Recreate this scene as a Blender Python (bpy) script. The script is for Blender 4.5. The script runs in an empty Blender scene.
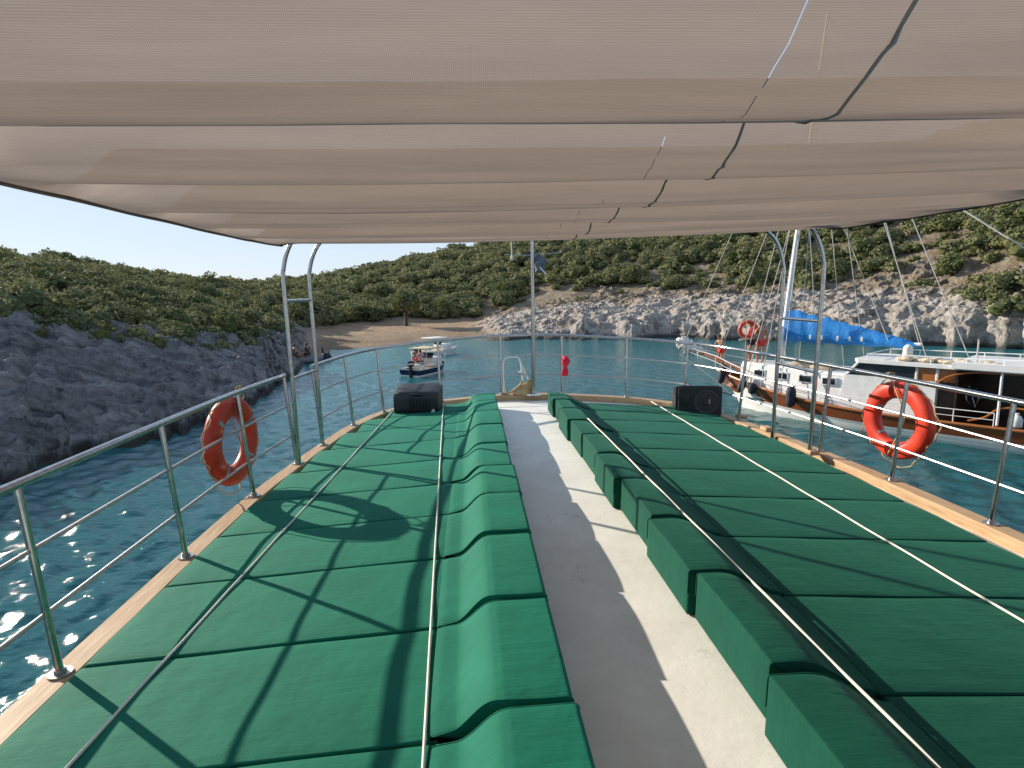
import bpy, bmesh, math, random
import numpy as np
from mathutils import Vector, Matrix

random.seed(7)
RNG = np.random.default_rng(11)
SC = bpy.context.scene
COL = SC.collection

# ------------------------------------------------------------------ camera
FPX = 600.0
PITCH, YAW, ROLL = math.atan(92 / FPX), math.atan(42 / FPX), math.radians(0.8)
EYE = np.array([0.0, 0.0, 1.67])          # boat frame: +Y to the bow, z = 0 on the walkway
XC, CAMBER = 0.85, math.tan(math.radians(3.5))
WATER = -3.13
_F = np.array([math.sin(YAW) * math.cos(PITCH), math.cos(YAW) * math.cos(PITCH), -math.sin(PITCH)])
_R = np.array([math.cos(YAW), -math.sin(YAW), 0.0])
_U = np.cross(_R, _F)
_R, _U = _R * math.cos(ROLL) - _U * math.sin(ROLL), _U * math.cos(ROLL) + _R * math.sin(ROLL)

cam = bpy.data.cameras.new("camera")
cam.sensor_width = 36.0
cam.lens = 36.0 * FPX / 1024.0
cam.clip_start, cam.clip_end = 0.05, 3000.0
camera = bpy.data.objects.new("camera", cam)
COL.objects.link(camera)
camera.matrix_world = Matrix(((_R[0], _U[0], -_F[0], EYE[0]), (_R[1], _U[1], -_F[1], EYE[1]),
                              (_R[2], _U[2], -_F[2], EYE[2]), (0, 0, 0, 1)))
SC.camera = camera

# ------------------------------------------------------------------ light
SUN_EL, SUN_AZ = math.radians(20.5), math.radians(-52.5)   # azimuth clockwise from +Y: ahead on the left
world = bpy.data.worlds.new("World")
SC.world = world
world.use_nodes = True
wn = world.node_tree
bg = wn.nodes["Background"]
sky = wn.nodes.new("ShaderNodeTexSky")
sky.sky_type = 'NISHITA'
sky.sun_disc = False
sky.sun_elevation = SUN_EL
sky.sun_rotation = SUN_AZ
sky.air_density, sky.dust_density, sky.ozone_density = 1.0, 0.1, 2.2
gam = wn.nodes.new("ShaderNodeGamma")            # even, slightly veiled summer sky
gam.inputs[1].default_value = 0.30
wn.links.new(sky.outputs[0], gam.inputs[0])
gain = wn.nodes.new("ShaderNodeVectorMath")
gain.operation = 'MULTIPLY'
gain.inputs[1].default_value = (1.25, 1.38, 1.62)
wn.links.new(gam.outputs[0], gain.inputs[0])
wn.links.new(gain.outputs[0], bg.inputs[0])
bg.inputs[1].default_value = 0.15
sl = bpy.data.lights.new("sun", 'SUN')
sl.energy, sl.angle, sl.color = 3.5, math.radians(0.55), (1.0, 0.9, 0.76)
sun = bpy.data.objects.new("sun", sl)
COL.objects.link(sun)
SUNV = Vector((math.sin(SUN_AZ) * math.cos(SUN_EL), math.cos(SUN_AZ) * math.cos(SUN_EL), math.sin(SUN_EL)))
sun.rotation_euler = SUNV.to_track_quat('Z', 'Y').to_euler()
SC.view_settings.view_transform = 'Standard'
SC.view_settings.look = 'None'
SC.view_settings.gamma = 1.0
SC.view_settings.exposure = 1.15
SC.view_settings.use_curve_mapping = False
SC.cycles.max_bounces = 8
SC.cycles.transparent_max_bounces = 16
SC.cycles.caustics_reflective = False
SC.cycles.caustics_refractive = False
SC.cycles.sample_clamp_indirect = 6.0


# ------------------------------------------------------------------ measuring helpers
def ray(x, y):
    return _F + _R * (x - 512) / FPX - _U * (y - 384) / FPX


def on_z(x, y, z):
    d = ray(x, y)
    return EYE + d * ((z - EYE[2]) / d[2])


def at_y(x, y, Y):
    d = ray(x, y)
    return EYE + d * (Y / d[1])


def deck_z(x):
    return -CAMBER * max(0.0, abs(x - XC) - 0.4)


def on_deck(x, y, h):
    z = h
    for _ in range(30):
        p = on_z(x, y, z)
        z = h + deck_z(p[0])
    return p


# ------------------------------------------------------------------ noise (numpy)
def _hash(ix, iy, iz, seed):
    n = (ix.astype(np.int64) * 374761393 + iy.astype(np.int64) * 668265263 + iz.astype(np.int64) * 2147483647 + seed * 974711) & 0xffffffff
    n = ((n ^ (n >> 13)) * 1274126177) & 0xffffffff
    n = (n ^ (n >> 16)) & 0xffffffff
    return n.astype(np.float64) / 4294967295.0


def vnoise(p, seed=0):
    f = np.floor(p)
    w = p - f
    w = w * w * (3 - 2 * w)
    ix, iy, iz = f[:, 0], f[:, 1], f[:, 2]
    out = 0
    for dx in (0, 1):
        wx = w[:, 0] if dx else 1 - w[:, 0]
        for dy in (0, 1):
            wy = w[:, 1] if dy else 1 - w[:, 1]
            for dz in (0, 1):
                wz = w[:, 2] if dz else 1 - w[:, 2]
                out = out + _hash(ix + dx, iy + dy, iz + dz, seed) * wx * wy * wz
    return out


def fbm(p, octv=4, seed=0, ridged=False):
    a, s, t = 0.5, 0.0, 0.0
    q = p.copy()
    for k in range(octv):
        n = vnoise(q, seed + k)
        if ridged:
            n = 1 - np.abs(2 * n - 1)
        s = s + a * n
        t += a
        a *= 0.5
        q = q * 2.03 + 17.3
    return s / t


def worley(p, seed=0):
    f = np.floor(p)
    d1 = np.full(len(p), 9.0)
    d2 = np.full(len(p), 9.0)
    idv = np.zeros(len(p))
    for dx in (-1, 0, 1):
        for dy in (-1, 0, 1):
            for dz in (-1, 0, 1):
                c = f + np.array([dx, dy, dz])
                h = [_hash(c[:, 0], c[:, 1], c[:, 2], seed + k) for k in range(4)]
                q = c + np.stack(h[:3], 1)
                d = np.sqrt(((p - q) ** 2).sum(1))
                closer = d < d1
                d2 = np.where(closer, d1, np.minimum(d2, d))
                idv = np.where(closer, h[3], idv)
                d1 = np.where(closer, d, d1)
    return d1, d2, idv


# ------------------------------------------------------------------ materials
def new_mat(name):
    m = bpy.data.materials.new(name)
    m.use_nodes = True
    nt = m.node_tree
    return m, nt, nt.nodes["Principled BSDF"]


def N(nt, kind, **kw):
    n = nt.nodes.new(kind)
    for k, v in kw.items():
        if k in ('operation', 'blend_type', 'data_type', 'wave_type', 'bands_direction', 'attribute_name', 'feature', 'noise_type', 'rings_direction', 'wave_profile', 'normalize', 'distance', 'vector_type'):
            setattr(n, k, v)
        else:
            n.inputs[k].default_value = v
    return n


def noise_mat(name, c1, c2, scale=5.0, rough=0.6, metal=0.0, bump=0.0, bscale=60.0, detail=5.0, stretch=None, spec=0.5, coord='Object', sheen=0.0, lo=0.35, hi=0.65, bdist=0.01):
    m, nt, b = new_mat(name)
    tc = nt.nodes.new("ShaderNodeTexCoord")
    src = tc.outputs[coord]
    if stretch:
        mp = nt.nodes.new("ShaderNodeMapping")
        mp.inputs['Scale'].default_value = stretch
        nt.links.new(src, mp.inputs[0])
        src = mp.outputs[0]
    n = N(nt, "ShaderNodeTexNoise", Scale=scale, Detail=detail, Roughness=0.6)
    nt.links.new(src, n.inputs['Vector'])
    r = nt.nodes.new("ShaderNodeValToRGB")
    r.color_ramp.elements[0].position, r.color_ramp.elements[1].position = lo, hi
    r.color_ramp.elements[0].color, r.color_ramp.elements[1].color = (*c1, 1), (*c2, 1)
    nt.links.new(n.outputs['Fac'], r.inputs[0])
    nt.links.new(r.outputs[0], b.inputs['Base Color'])
    b.inputs['Roughness'].default_value = rough
    b.inputs['Metallic'].default_value = metal
    b.inputs['Specular IOR Level'].default_value = spec
    if sheen:
        b.inputs['Sheen Weight'].default_value = sheen
    if bump:
        n2 = N(nt, "ShaderNodeTexNoise", Scale=bscale, Detail=4.0)
        nt.links.new(src, n2.inputs['Vector'])
        bp = N(nt, "ShaderNodeBump", Strength=bump, Distance=bdist)
        nt.links.new(n2.outputs['Fac'], bp.inputs['Height'])
        nt.links.new(bp.outputs[0], b.inputs['Normal'])
    return m


M = {}
# stainless tube: fine smudges in the polish
M['steel'] = noise_mat("stainless_steel", (0.36, 0.35, 0.345), (0.52, 0.51, 0.50), 30, 0.17, 1.0, 0.04, 180)
M['dull_steel'] = noise_mat("dull_steel", (0.34, 0.34, 0.34), (0.50, 0.495, 0.48), 40, 0.38, 1.0, 0.1, 200)
M['black_plastic'] = noise_mat("black_plastic", (0.012, 0.013, 0.016), (0.022, 0.023, 0.026), 20, 0.5, 0, 0.25, 300)
M['black_mesh'] = noise_mat("black_grille", (0.014, 0.014, 0.016), (0.035, 0.035, 0.037), 260, 0.7, 0, 0.5, 400)
M['woofer_cone'] = noise_mat("woofer_cone", (0.03, 0.03, 0.032), (0.05, 0.05, 0.052), 60, 0.6)
M['woofer_rim'] = noise_mat("woofer_rim", (0.045, 0.045, 0.048), (0.075, 0.075, 0.078), 30, 0.45)
M['orange'] = noise_mat("orange_buoy_shell", (0.46, 0.026, 0.010), (0.72, 0.055, 0.018), 5, 0.42, 0, 0.08, 60)
M['grey_tape'] = noise_mat("silver_tape", (0.25, 0.25, 0.26), (0.42, 0.42, 0.43), 50, 0.45, 0.1)
M['red_cloth'] = noise_mat("red_cloth", (0.6, 0.015, 0.04), (0.78, 0.03, 0.07), 14, 0.8, 0, 0.3, 60)
M['white_paint'] = noise_mat("white_gloss_paint", (0.70, 0.69, 0.66), (0.82, 0.81, 0.78), 4, 0.35, 0, 0.05, 40)
M['white_metal'] = noise_mat("white_enamel_tube", (0.68, 0.68, 0.66), (0.82, 0.82, 0.80), 20, 0.35)
M['varnish_wood'] = noise_mat("varnished_mahogany", (0.17, 0.042, 0.014), (0.32, 0.092, 0.03), 6, 0.25, 0, 0.06, 30, stretch=(1, 8, 8))
M['honey_wood'] = noise_mat("honey_wood", (0.24, 0.075, 0.02), (0.42, 0.15, 0.04), 6, 0.3, 0, 0.06, 30, stretch=(1, 8, 8))
M['dark_wood'] = noise_mat("dark_cockpit_wood", (0.02, 0.009, 0.005), (0.05, 0.02, 0.01), 6, 0.35)
M['glass'] = noise_mat("dark_window_glass", (0.01, 0.012, 0.014), (0.02, 0.022, 0.024), 3, 0.06, 0, 0, spec=0.8)
M['blue_tarp'] = noise_mat("blue_sail_cover", (0.008, 0.17, 0.50), (0.014, 0.24, 0.64), 5, 0.55, 0, 0.4, 9, bdist=0.05)
M['beige_cloth'] = noise_mat("beige_cloth", (0.42, 0.34, 0.23), (0.60, 0.50, 0.36), 9, 0.85, 0, 0.4, 18, bdist=0.03)
M['white_cloth'] = noise_mat("white_sailcloth", (0.55, 0.53, 0.49), (0.76, 0.74, 0.70), 12, 0.85, 0, 0.5, 24, bdist=0.03)
M['navy'] = noise_mat("navy_paint", (0.008, 0.014, 0.05), (0.014, 0.022, 0.075), 6, 0.3)
M['fender'] = noise_mat("navy_fender_cover", (0.006, 0.008, 0.02), (0.014, 0.016, 0.035), 20, 0.7, 0, 0.3, 90)
M['skin'] = noise_mat("tanned_skin", (0.34, 0.16, 0.095), (0.44, 0.215, 0.13), 14, 0.5)
M['hair'] = noise_mat("dark_hair", (0.012, 0.008, 0.006), (0.03, 0.02, 0.014), 60, 0.6)
M['pink_shirt'] = noise_mat("pink_shirt", (0.56, 0.27, 0.30), (0.68, 0.36, 0.39), 16, 0.85)
M['red_shorts'] = noise_mat("red_shorts", (0.62, 0.035, 0.02), (0.75, 0.06, 0.035), 16, 0.8)
M['dark_shorts'] = noise_mat("dark_shorts", (0.025, 0.02, 0.025), (0.05, 0.04, 0.045), 16, 0.8)
M['grey_rubber'] = noise_mat("grey_rubber", (0.10, 0.105, 0.11), (0.17, 0.175, 0.18), 12, 0.6)
M['pennant'] = noise_mat("grey_blue_pennant", (0.09, 0.11, 0.14), (0.17, 0.19, 0.22), 8, 0.8)
M['bark'] = noise_mat("tree_bark", (0.06, 0.045, 0.032), (0.13, 0.10, 0.075), 8, 0.9, 0, 0.8, 14, bdist=0.05)
M['gold'] = noise_mat("brass_fitting", (0.6, 0.4, 0.12), (0.75, 0.52, 0.2), 20, 0.3, 1.0)


def mat_rope(name, c1, c2, scale=90.0):
    m, nt, b = new_mat(name)
    tc = nt.nodes.new("ShaderNodeTexCoord")
    w = N(nt, "ShaderNodeTexWave", wave_type='BANDS', bands_direction='DIAGONAL', Scale=scale, Distortion=1.0)
    nt.links.new(tc.outputs['Object'], w.inputs['Vector'])
    n = N(nt, "ShaderNodeTexNoise", Scale=14.0, Detail=5.0)
    nt.links.new(tc.outputs['Object'], n.inputs['Vector'])
    r = nt.nodes.new("ShaderNodeValToRGB")
    r.color_ramp.elements[0].color, r.color_ramp.elements[1].color = (*c1, 1), (*c2, 1)
    r.color_ramp.elements[0].position, r.color_ramp.elements[1].position = 0.3, 0.7
    nt.links.new(n.outputs['Fac'], r.inputs[0])
    nt.links.new(r.outputs[0], b.inputs['Base Color'])
    b.inputs['Roughness'].default_value = 0.85
    bp = N(nt, "ShaderNodeBump", Strength=0.5, Distance=0.0015)
    nt.links.new(w.outputs['Fac'], bp.inputs['Height'])
    nt.links.new(bp.outputs[0], b.inputs['Normal'])
    return m


M['rope'] = mat_rope("white_rope", (0.66, 0.63, 0.56), (0.82, 0.79, 0.72))
M['yellow_rope'] = mat_rope("yellowed_rope", (0.42, 0.30, 0.13), (0.62, 0.47, 0.24))
M['rigging'] = mat_rope("rigging_wire", (0.33, 0.32, 0.30), (0.5, 0.48, 0.45), 40)


def mat_fabric_green(name, k):
    m, nt, b = new_mat(name)
    tc = nt.nodes.new("ShaderNodeTexCoord")
    oi = nt.nodes.new("ShaderNodeObjectInfo")
    n = N(nt, "ShaderNodeTexNoise", Scale=2.2, Detail=6.0, Roughness=0.65)
    add = N(nt, "ShaderNodeVectorMath", operation='ADD')
    nt.links.new(tc.outputs['Object'], add.inputs[0])
    nt.links.new(oi.outputs['Location'], add.inputs[1])
    nt.links.new(add.outputs[0], n.inputs['Vector'])
    r = nt.nodes.new("ShaderNodeValToRGB")
    e = r.color_ramp.elements
    e[0].position, e[1].position = 0.30, 0.72
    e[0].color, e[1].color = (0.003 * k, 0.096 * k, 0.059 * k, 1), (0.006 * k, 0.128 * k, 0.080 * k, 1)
    nt.links.new(n.outputs['Fac'], r.inputs[0])
    # faint dusty scuffs
    n3 = N(nt, "ShaderNodeTexNoise", Scale=7.0, Detail=8.0, Roughness=0.75)
    nt.links.new(add.outputs[0], n3.inputs['Vector'])
    r3 = nt.nodes.new("ShaderNodeValToRGB")
    r3.color_ramp.elements[0].position, r3.color_ramp.elements[1].position = 0.60, 0.78
    r3.color_ramp.elements[0].color, r3.color_ramp.elements[1].color = (0, 0, 0, 1), (0.24, 0.24, 0.24, 1)
    nt.links.new(n3.outputs['Fac'], r3.inputs[0])
    mx = N(nt, "ShaderNodeMix", data_type='RGBA')
    nt.links.new(r3.outputs[0], mx.inputs['Factor'])
    nt.links.new(r.outputs[0], mx.inputs['A'])
    mx.inputs['B'].default_value = (0.025 * k, 0.15 * k, 0.105 * k, 1)
    nt.links.new(mx.outputs['Result'], b.inputs['Base Color'])
    b.inputs['Roughness'].default_value = 0.78
    b.inputs['Specular IOR Level'].default_value = 0.14
    b.inputs['Sheen Weight'].default_value = 0.12
    b.inputs['Sheen Roughness'].default_value = 0.4
    b.inputs['Sheen Tint'].default_value = (0.2, 0.8, 0.55, 1)
    wv = N(nt, "ShaderNodeTexNoise", Scale=420.0, Detail=2.0)
    nt.links.new(tc.outputs['Object'], wv.inputs['Vector'])
    w2 = N(nt, "ShaderNodeTexNoise", Scale=9.0, Detail=3.0)
    nt.links.new(add.outputs[0], w2.inputs['Vector'])
    b1 = N(nt, "ShaderNodeBump", Strength=0.35, Distance=0.002)
    nt.links.new(wv.outputs['Fac'], b1.inputs['Height'])
    b2 = N(nt, "ShaderNodeBump", Strength=0.25, Distance=0.02)
    nt.links.new(w2.outputs['Fac'], b2.inputs['Height'])
    nt.links.new(b1.outputs[0], b2.inputs['Normal'])
    # drawn wrinkles across the cushions
    mpw = nt.nodes.new("ShaderNodeMapping")
    mpw.inputs['Scale'].default_value = (2.0, 17.0, 3.0)
    nt.links.new(add.outputs[0], mpw.inputs[0])
    w3 = N(nt, "ShaderNodeTexNoise", Scale=1.6, Detail=4.0, Distortion=0.8)
    nt.links.new(mpw.outputs[0], w3.inputs['Vector'])
    b3 = N(nt, "ShaderNodeBump", Strength=0.22, Distance=0.012)
    nt.links.new(w3.outputs['Fac'], b3.inputs['Height'])
    nt.links.new(b2.outputs[0], b3.inputs['Normal'])
    nt.links.new(b3.outputs[0], b.inputs['Normal'])
    return m


M['green'] = mat_fabric_green("pale_green_canvas", 1.25)  # paler tone left, darker right: the rows' brightness difference put into the colour
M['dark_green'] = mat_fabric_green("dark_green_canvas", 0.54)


def mat_deck():
    m, nt, b = new_mat("worn_white_deck_paint")
    tc = nt.nodes.new("ShaderNodeTexCoord")
    n = N(nt, "ShaderNodeTexNoise", Scale=1.6, Detail=9.0, Roughness=0.7)
    nt.links.new(tc.outputs['Object'], n.inputs['Vector'])
    r = nt.nodes.new("ShaderNodeValToRGB")
    e = r.color_ramp.elements
    e[0].position, e[1].position = 0.32, 0.62
    e[0].color, e[1].color = (0.70, 0.675, 0.61, 1), (0.84, 0.82, 0.755, 1)
    nt.links.new(n.outputs['Fac'], r.inputs[0])
    v = N(nt, "ShaderNodeTexNoise", Scale=26.0, Detail=6.0, Roughness=0.7)
    nt.links.new(tc.outputs['Object'], v.inputs['Vector'])
    r2 = nt.nodes.new("ShaderNodeValToRGB")
    r2.color_ramp.elements[0].position, r2.color_ramp.elements[1].position = 0.66, 0.74
    r2.color_ramp.elements[0].color, r2.color_ramp.elements[1].color = (0, 0, 0, 1), (0.5, 0.5, 0.5, 1)
    nt.links.new(v.outputs['Fac'], r2.inputs[0])
    mx = N(nt, "ShaderNodeMix", data_type='RGBA')
    nt.links.new(r2.outputs[0], mx.inputs['Factor'])
    nt.links.new(r.outputs[0], mx.inputs['A'])
    mx.inputs['B'].default_value = (0.42, 0.38, 0.31, 1)
    nt.links.new(mx.outputs['Result'], b.inputs['Base Color'])
    # hairline cracks and old drips in the paint
    vo = N(nt, "ShaderNodeTexVoronoi", feature='DISTANCE_TO_EDGE', Scale=2.6)
    wp = N(nt, "ShaderNodeTexNoise", Scale=5.0, Detail=5.0)
    nt.links.new(tc.outputs['Object'], wp.inputs['Vector'])
    wa = N(nt, "ShaderNodeVectorMath", operation='MULTIPLY_ADD')
    nt.links.new(wp.outputs['Color'], wa.inputs[0])
    wa.inputs[1].default_value = (0.5, 0.5, 0.5)
    nt.links.new(tc.outputs['Object'], wa.inputs[2])
    nt.links.new(wa.outputs[0], vo.inputs['Vector'])
    cr_ = nt.nodes.new("ShaderNodeValToRGB")
    cr_.color_ramp.elements[0].position, cr_.color_ramp.elements[1].position = 0.004, 0.016
    cr_.color_ramp.elements[0].color, cr_.color_ramp.elements[1].color = (0.55, 0.55, 0.55, 1), (0, 0, 0, 1)
    nt.links.new(vo.outputs['Distance'], cr_.inputs[0])
    gate = nt.nodes.new("ShaderNodeValToRGB")
    gate.color_ramp.elements[0].position, gate.color_ramp.elements[1].position = 0.5, 0.62
    n9 = N(nt, "ShaderNodeTexNoise", Scale=1.1, Detail=3.0)
    nt.links.new(tc.outputs['Object'], n9.inputs['Vector'])
    nt.links.new(n9.outputs['Fac'], gate.inputs[0])
    gm = N(nt, "ShaderNodeMath", operation='MULTIPLY')
    nt.links.new(cr_.outputs[0], gm.inputs[0])
    nt.links.new(gate.outputs[0], gm.inputs[1])
    mx2 = N(nt, "ShaderNodeMix", data_type='RGBA')
    nt.links.new(gm.outputs[0], mx2.inputs['Factor'])
    nt.links.new(mx.outputs['Result'], mx2.inputs['A'])
    mx2.inputs['B'].default_value = (0.33, 0.30, 0.25, 1)
    nt.links.new(mx2.outputs['Result'], b.inputs['Base Color'])
    b.inputs['Roughness'].default_value = 0.55
    n2 = N(nt, "ShaderNodeTexNoise", Scale=18.0, Detail=8.0, Roughness=0.7)
    nt.links.new(tc.outputs['Object'], n2.inputs['Vector'])
    bp = N(nt, "ShaderNodeBump", Strength=0.35, Distance=0.006)
    nt.links.new(n2.outputs['Fac'], bp.inputs['Height'])
    nt.links.new(bp.outputs[0], b.inputs['Normal'])
    return m


M['deck'] = mat_deck()


def mat_toe():
    m, nt, b = new_mat("sun_bleached_teak")
    tc = nt.nodes.new("ShaderNodeTexCoord")
    mp = nt.nodes.new("ShaderNodeMapping")
    mp.inputs['Scale'].default_value = (14, 1.2, 14)
    nt.links.new(tc.outputs['Object'], mp.inputs[0])
    n = N(nt, "ShaderNodeTexNoise", Scale=3.0, Detail=7.0, Roughness=0.65)
    nt.links.new(mp.outputs[0], n.inputs['Vector'])
    r = nt.nodes.new("ShaderNodeValToRGB")
    e = r.color_ramp.elements
    e[0].position, e[1].position = 0.3, 0.7
    e[0].color, e[1].color = (0.34, 0.20, 0.10, 1), (0.56, 0.39, 0.22, 1)
    nt.links.new(n.outputs['Fac'], r.inputs[0])
    nt.links.new(r.outputs[0], b.inputs['Base Color'])
    b.inputs['Roughness'].default_value = 0.6
    bp = N(nt, "ShaderNodeBump", Strength=0.3, Distance=0.006)
    nt.links.new(n.outputs['Fac'], bp.inputs['Height'])
    nt.links.new(bp.outputs[0], b.inputs['Normal'])
    return m


M['toe'] = mat_toe()


def mat_canopy(name, cd, ct, mixf):
    m = bpy.data.materials.new(name)
    m.use_nodes = True
    nt = m.node_tree
    nt.nodes.clear()
    out = nt.nodes.new("ShaderNodeOutputMaterial")
    d = nt.nodes.new("ShaderNodeBsdfDiffuse")
    t = nt.nodes.new("ShaderNodeBsdfTranslucent")
    mx = nt.nodes.new("ShaderNodeMixShader")
    tc = nt.nodes.new("ShaderNodeTexCoord")
    mp = nt.nodes.new("ShaderNodeMapping")
    mp.inputs['Scale'].default_value = (0.35, 3.5, 1.0)
    nt.links.new(tc.outputs['Object'], mp.inputs[0])
    n = N(nt, "ShaderNodeTexNoise", Scale=2.5, Detail=6.0, Roughness=0.6)
    nt.links.new(mp.outputs[0], n.inputs['Vector'])
    # woven net: two crossing fine bands
    w1 = N(nt, "ShaderNodeTexWave", wave_type='BANDS', bands_direction='X', Scale=70.0, Distortion=0.6)
    w2 = N(nt, "ShaderNodeTexWave", wave_type='BANDS', bands_direction='Y', Scale=70.0, Distortion=0.6)
    for w in (w1, w2):
        nt.links.new(tc.outputs['Object'], w.inputs['Vector'])
    ml = N(nt, "ShaderNodeMath", operation='MULTIPLY')
    nt.links.new(w1.outputs['Fac'], ml.inputs[0])
    nt.links.new(w2.outputs['Fac'], ml.inputs[1])
    mr = nt.nodes.new("ShaderNodeMapRange")
    mr.inputs['To Min'].default_value, mr.inputs['To Max'].default_value = 0.86, 1.22
    nt.links.new(ml.outputs[0], mr.inputs[0])
    nr = nt.nodes.new("ShaderNodeMapRange")
    nr.inputs['From Min'].default_value, nr.inputs['From Max'].default_value = 0.3, 0.7
    nr.inputs['To Min'].default_value, nr.inputs['To Max'].default_value = 0.88, 1.1
    nt.links.new(n.outputs['Fac'], nr.inputs[0])
    m2 = N(nt, "ShaderNodeMath", operation='MULTIPLY')
    nt.links.new(mr.outputs[0], m2.inputs[0])
    nt.links.new(nr.outputs[0], m2.inputs[1])
    for sh, c in ((d, cd), (t, ct)):
        vm = N(nt, "ShaderNodeVectorMath", operation='SCALE')
        vm.inputs[0].default_value = c
        nt.links.new(m2.outputs[0], vm.inputs['Scale'])
        nt.links.new(vm.outputs[0], sh.inputs['Color'])
    bp = N(nt, "ShaderNodeBump", Strength=0.4, Distance=0.02)
    nt.links.new(n.outputs['Fac'], bp.inputs['Height'])
    nt.links.new(bp.outputs[0], d.inputs['Normal'])
    nt.links.new(bp.outputs[0], t.inputs['Normal'])
    mx.inputs[0].default_value = mixf
    nt.links.new(d.outputs[0], mx.inputs[1])
    nt.links.new(t.outputs[0], mx.inputs[2])
    # open net: the holes close up when the cloth is seen edge-on
    lw = nt.nodes.new("ShaderNodeLayerWeight")
    lw.inputs[0].default_value = 0.5
    op = nt.nodes.new("ShaderNodeMapRange")
    op.inputs['From Min'].default_value, op.inputs['From Max'].default_value = 0.90, 0.30
    op.inputs['To Min'].default_value, op.inputs['To Max'].default_value = 0.0, 0.06
    nt.links.new(lw.outputs['Facing'], op.inputs[0])
    tp = nt.nodes.new("ShaderNodeBsdfTransparent")
    m3 = nt.nodes.new("ShaderNodeMixShader")
    nt.links.new(op.outputs[0], m3.inputs[0])
    nt.links.new(mx.outputs[0], m3.inputs[1])
    nt.links.new(tp.outputs[0], m3.inputs[2])
    nt.links.new(m3.outputs[0], out.inputs[0])
    return m


M['canopy'] = mat_canopy("shade_net", (0.178, 0.146, 0.124), (0.245, 0.195, 0.160), 0.66)


def mat_water():
    m, nt, b = new_mat("sea_water")
    tc = nt.nodes.new("ShaderNodeTexCoord")
    geo = nt.nodes.new("ShaderNodeNewGeometry")
    at = N(nt, "ShaderNodeAttribute", attribute_name='shallow')
    mx = N(nt, "ShaderNodeMix", data_type='RGBA')
    nt.links.new(at.outputs['Fac'], mx.inputs['Factor'])
    mx.inputs['A'].default_value = (0.011, 0.080, 0.091, 1)
    mx.inputs['B'].default_value = (0.022, 0.22, 0.24, 1)
    nt.links.new(mx.outputs['Result'], b.inputs['Base Color'])
    b.inputs['Roughness'].default_value = 0.06
    b.inputs['IOR'].default_value = 1.333
    mp = nt.nodes.new("ShaderNodeMapping")
    mp.inputs['Rotation'].default_value = (0, 0, math.radians(25))
    mp.inputs['Scale'].default_value = (1.0, 1.9, 1.0)
    nt.links.new(geo.outputs['Position'], mp.inputs[0])
    n1 = N(nt, "ShaderNodeTexNoise", Scale=5.0, Detail=5.0, Roughness=0.5)
    n2 = N(nt, "ShaderNodeTexNoise", Scale=7.0, Detail=4.0, Roughness=0.6)
    for n in (n1, n2):
        nt.links.new(mp.outputs[0], n.inputs['Vector'])
    b1 = N(nt, "ShaderNodeBump", Strength=0.6, Distance=0.045)
    nt.links.new(n1.outputs['Fac'], b1.inputs['Height'])
    b2 = N(nt, "ShaderNodeBump", Strength=0.5, Distance=0.014)
    nt.links.new(n2.outputs['Fac'], b2.inputs['Height'])
    n0 = N(nt, "ShaderNodeTexNoise", Scale=0.85, Detail=3.0, Roughness=0.5)
    nt.links.new(mp.outputs[0], n0.inputs['Vector'])
    b0 = N(nt, "ShaderNodeBump", Strength=0.5, Distance=0.16)
    nt.links.new(n0.outputs['Fac'], b0.inputs['Height'])
    nt.links.new(b0.outputs[0], b1.inputs['Normal'])
    nt.links.new(b1.outputs[0], b2.inputs['Normal'])
    nt.links.new(b2.outputs[0], b.inputs['Normal'])
    return m


M['water'] = mat_water()


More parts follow.
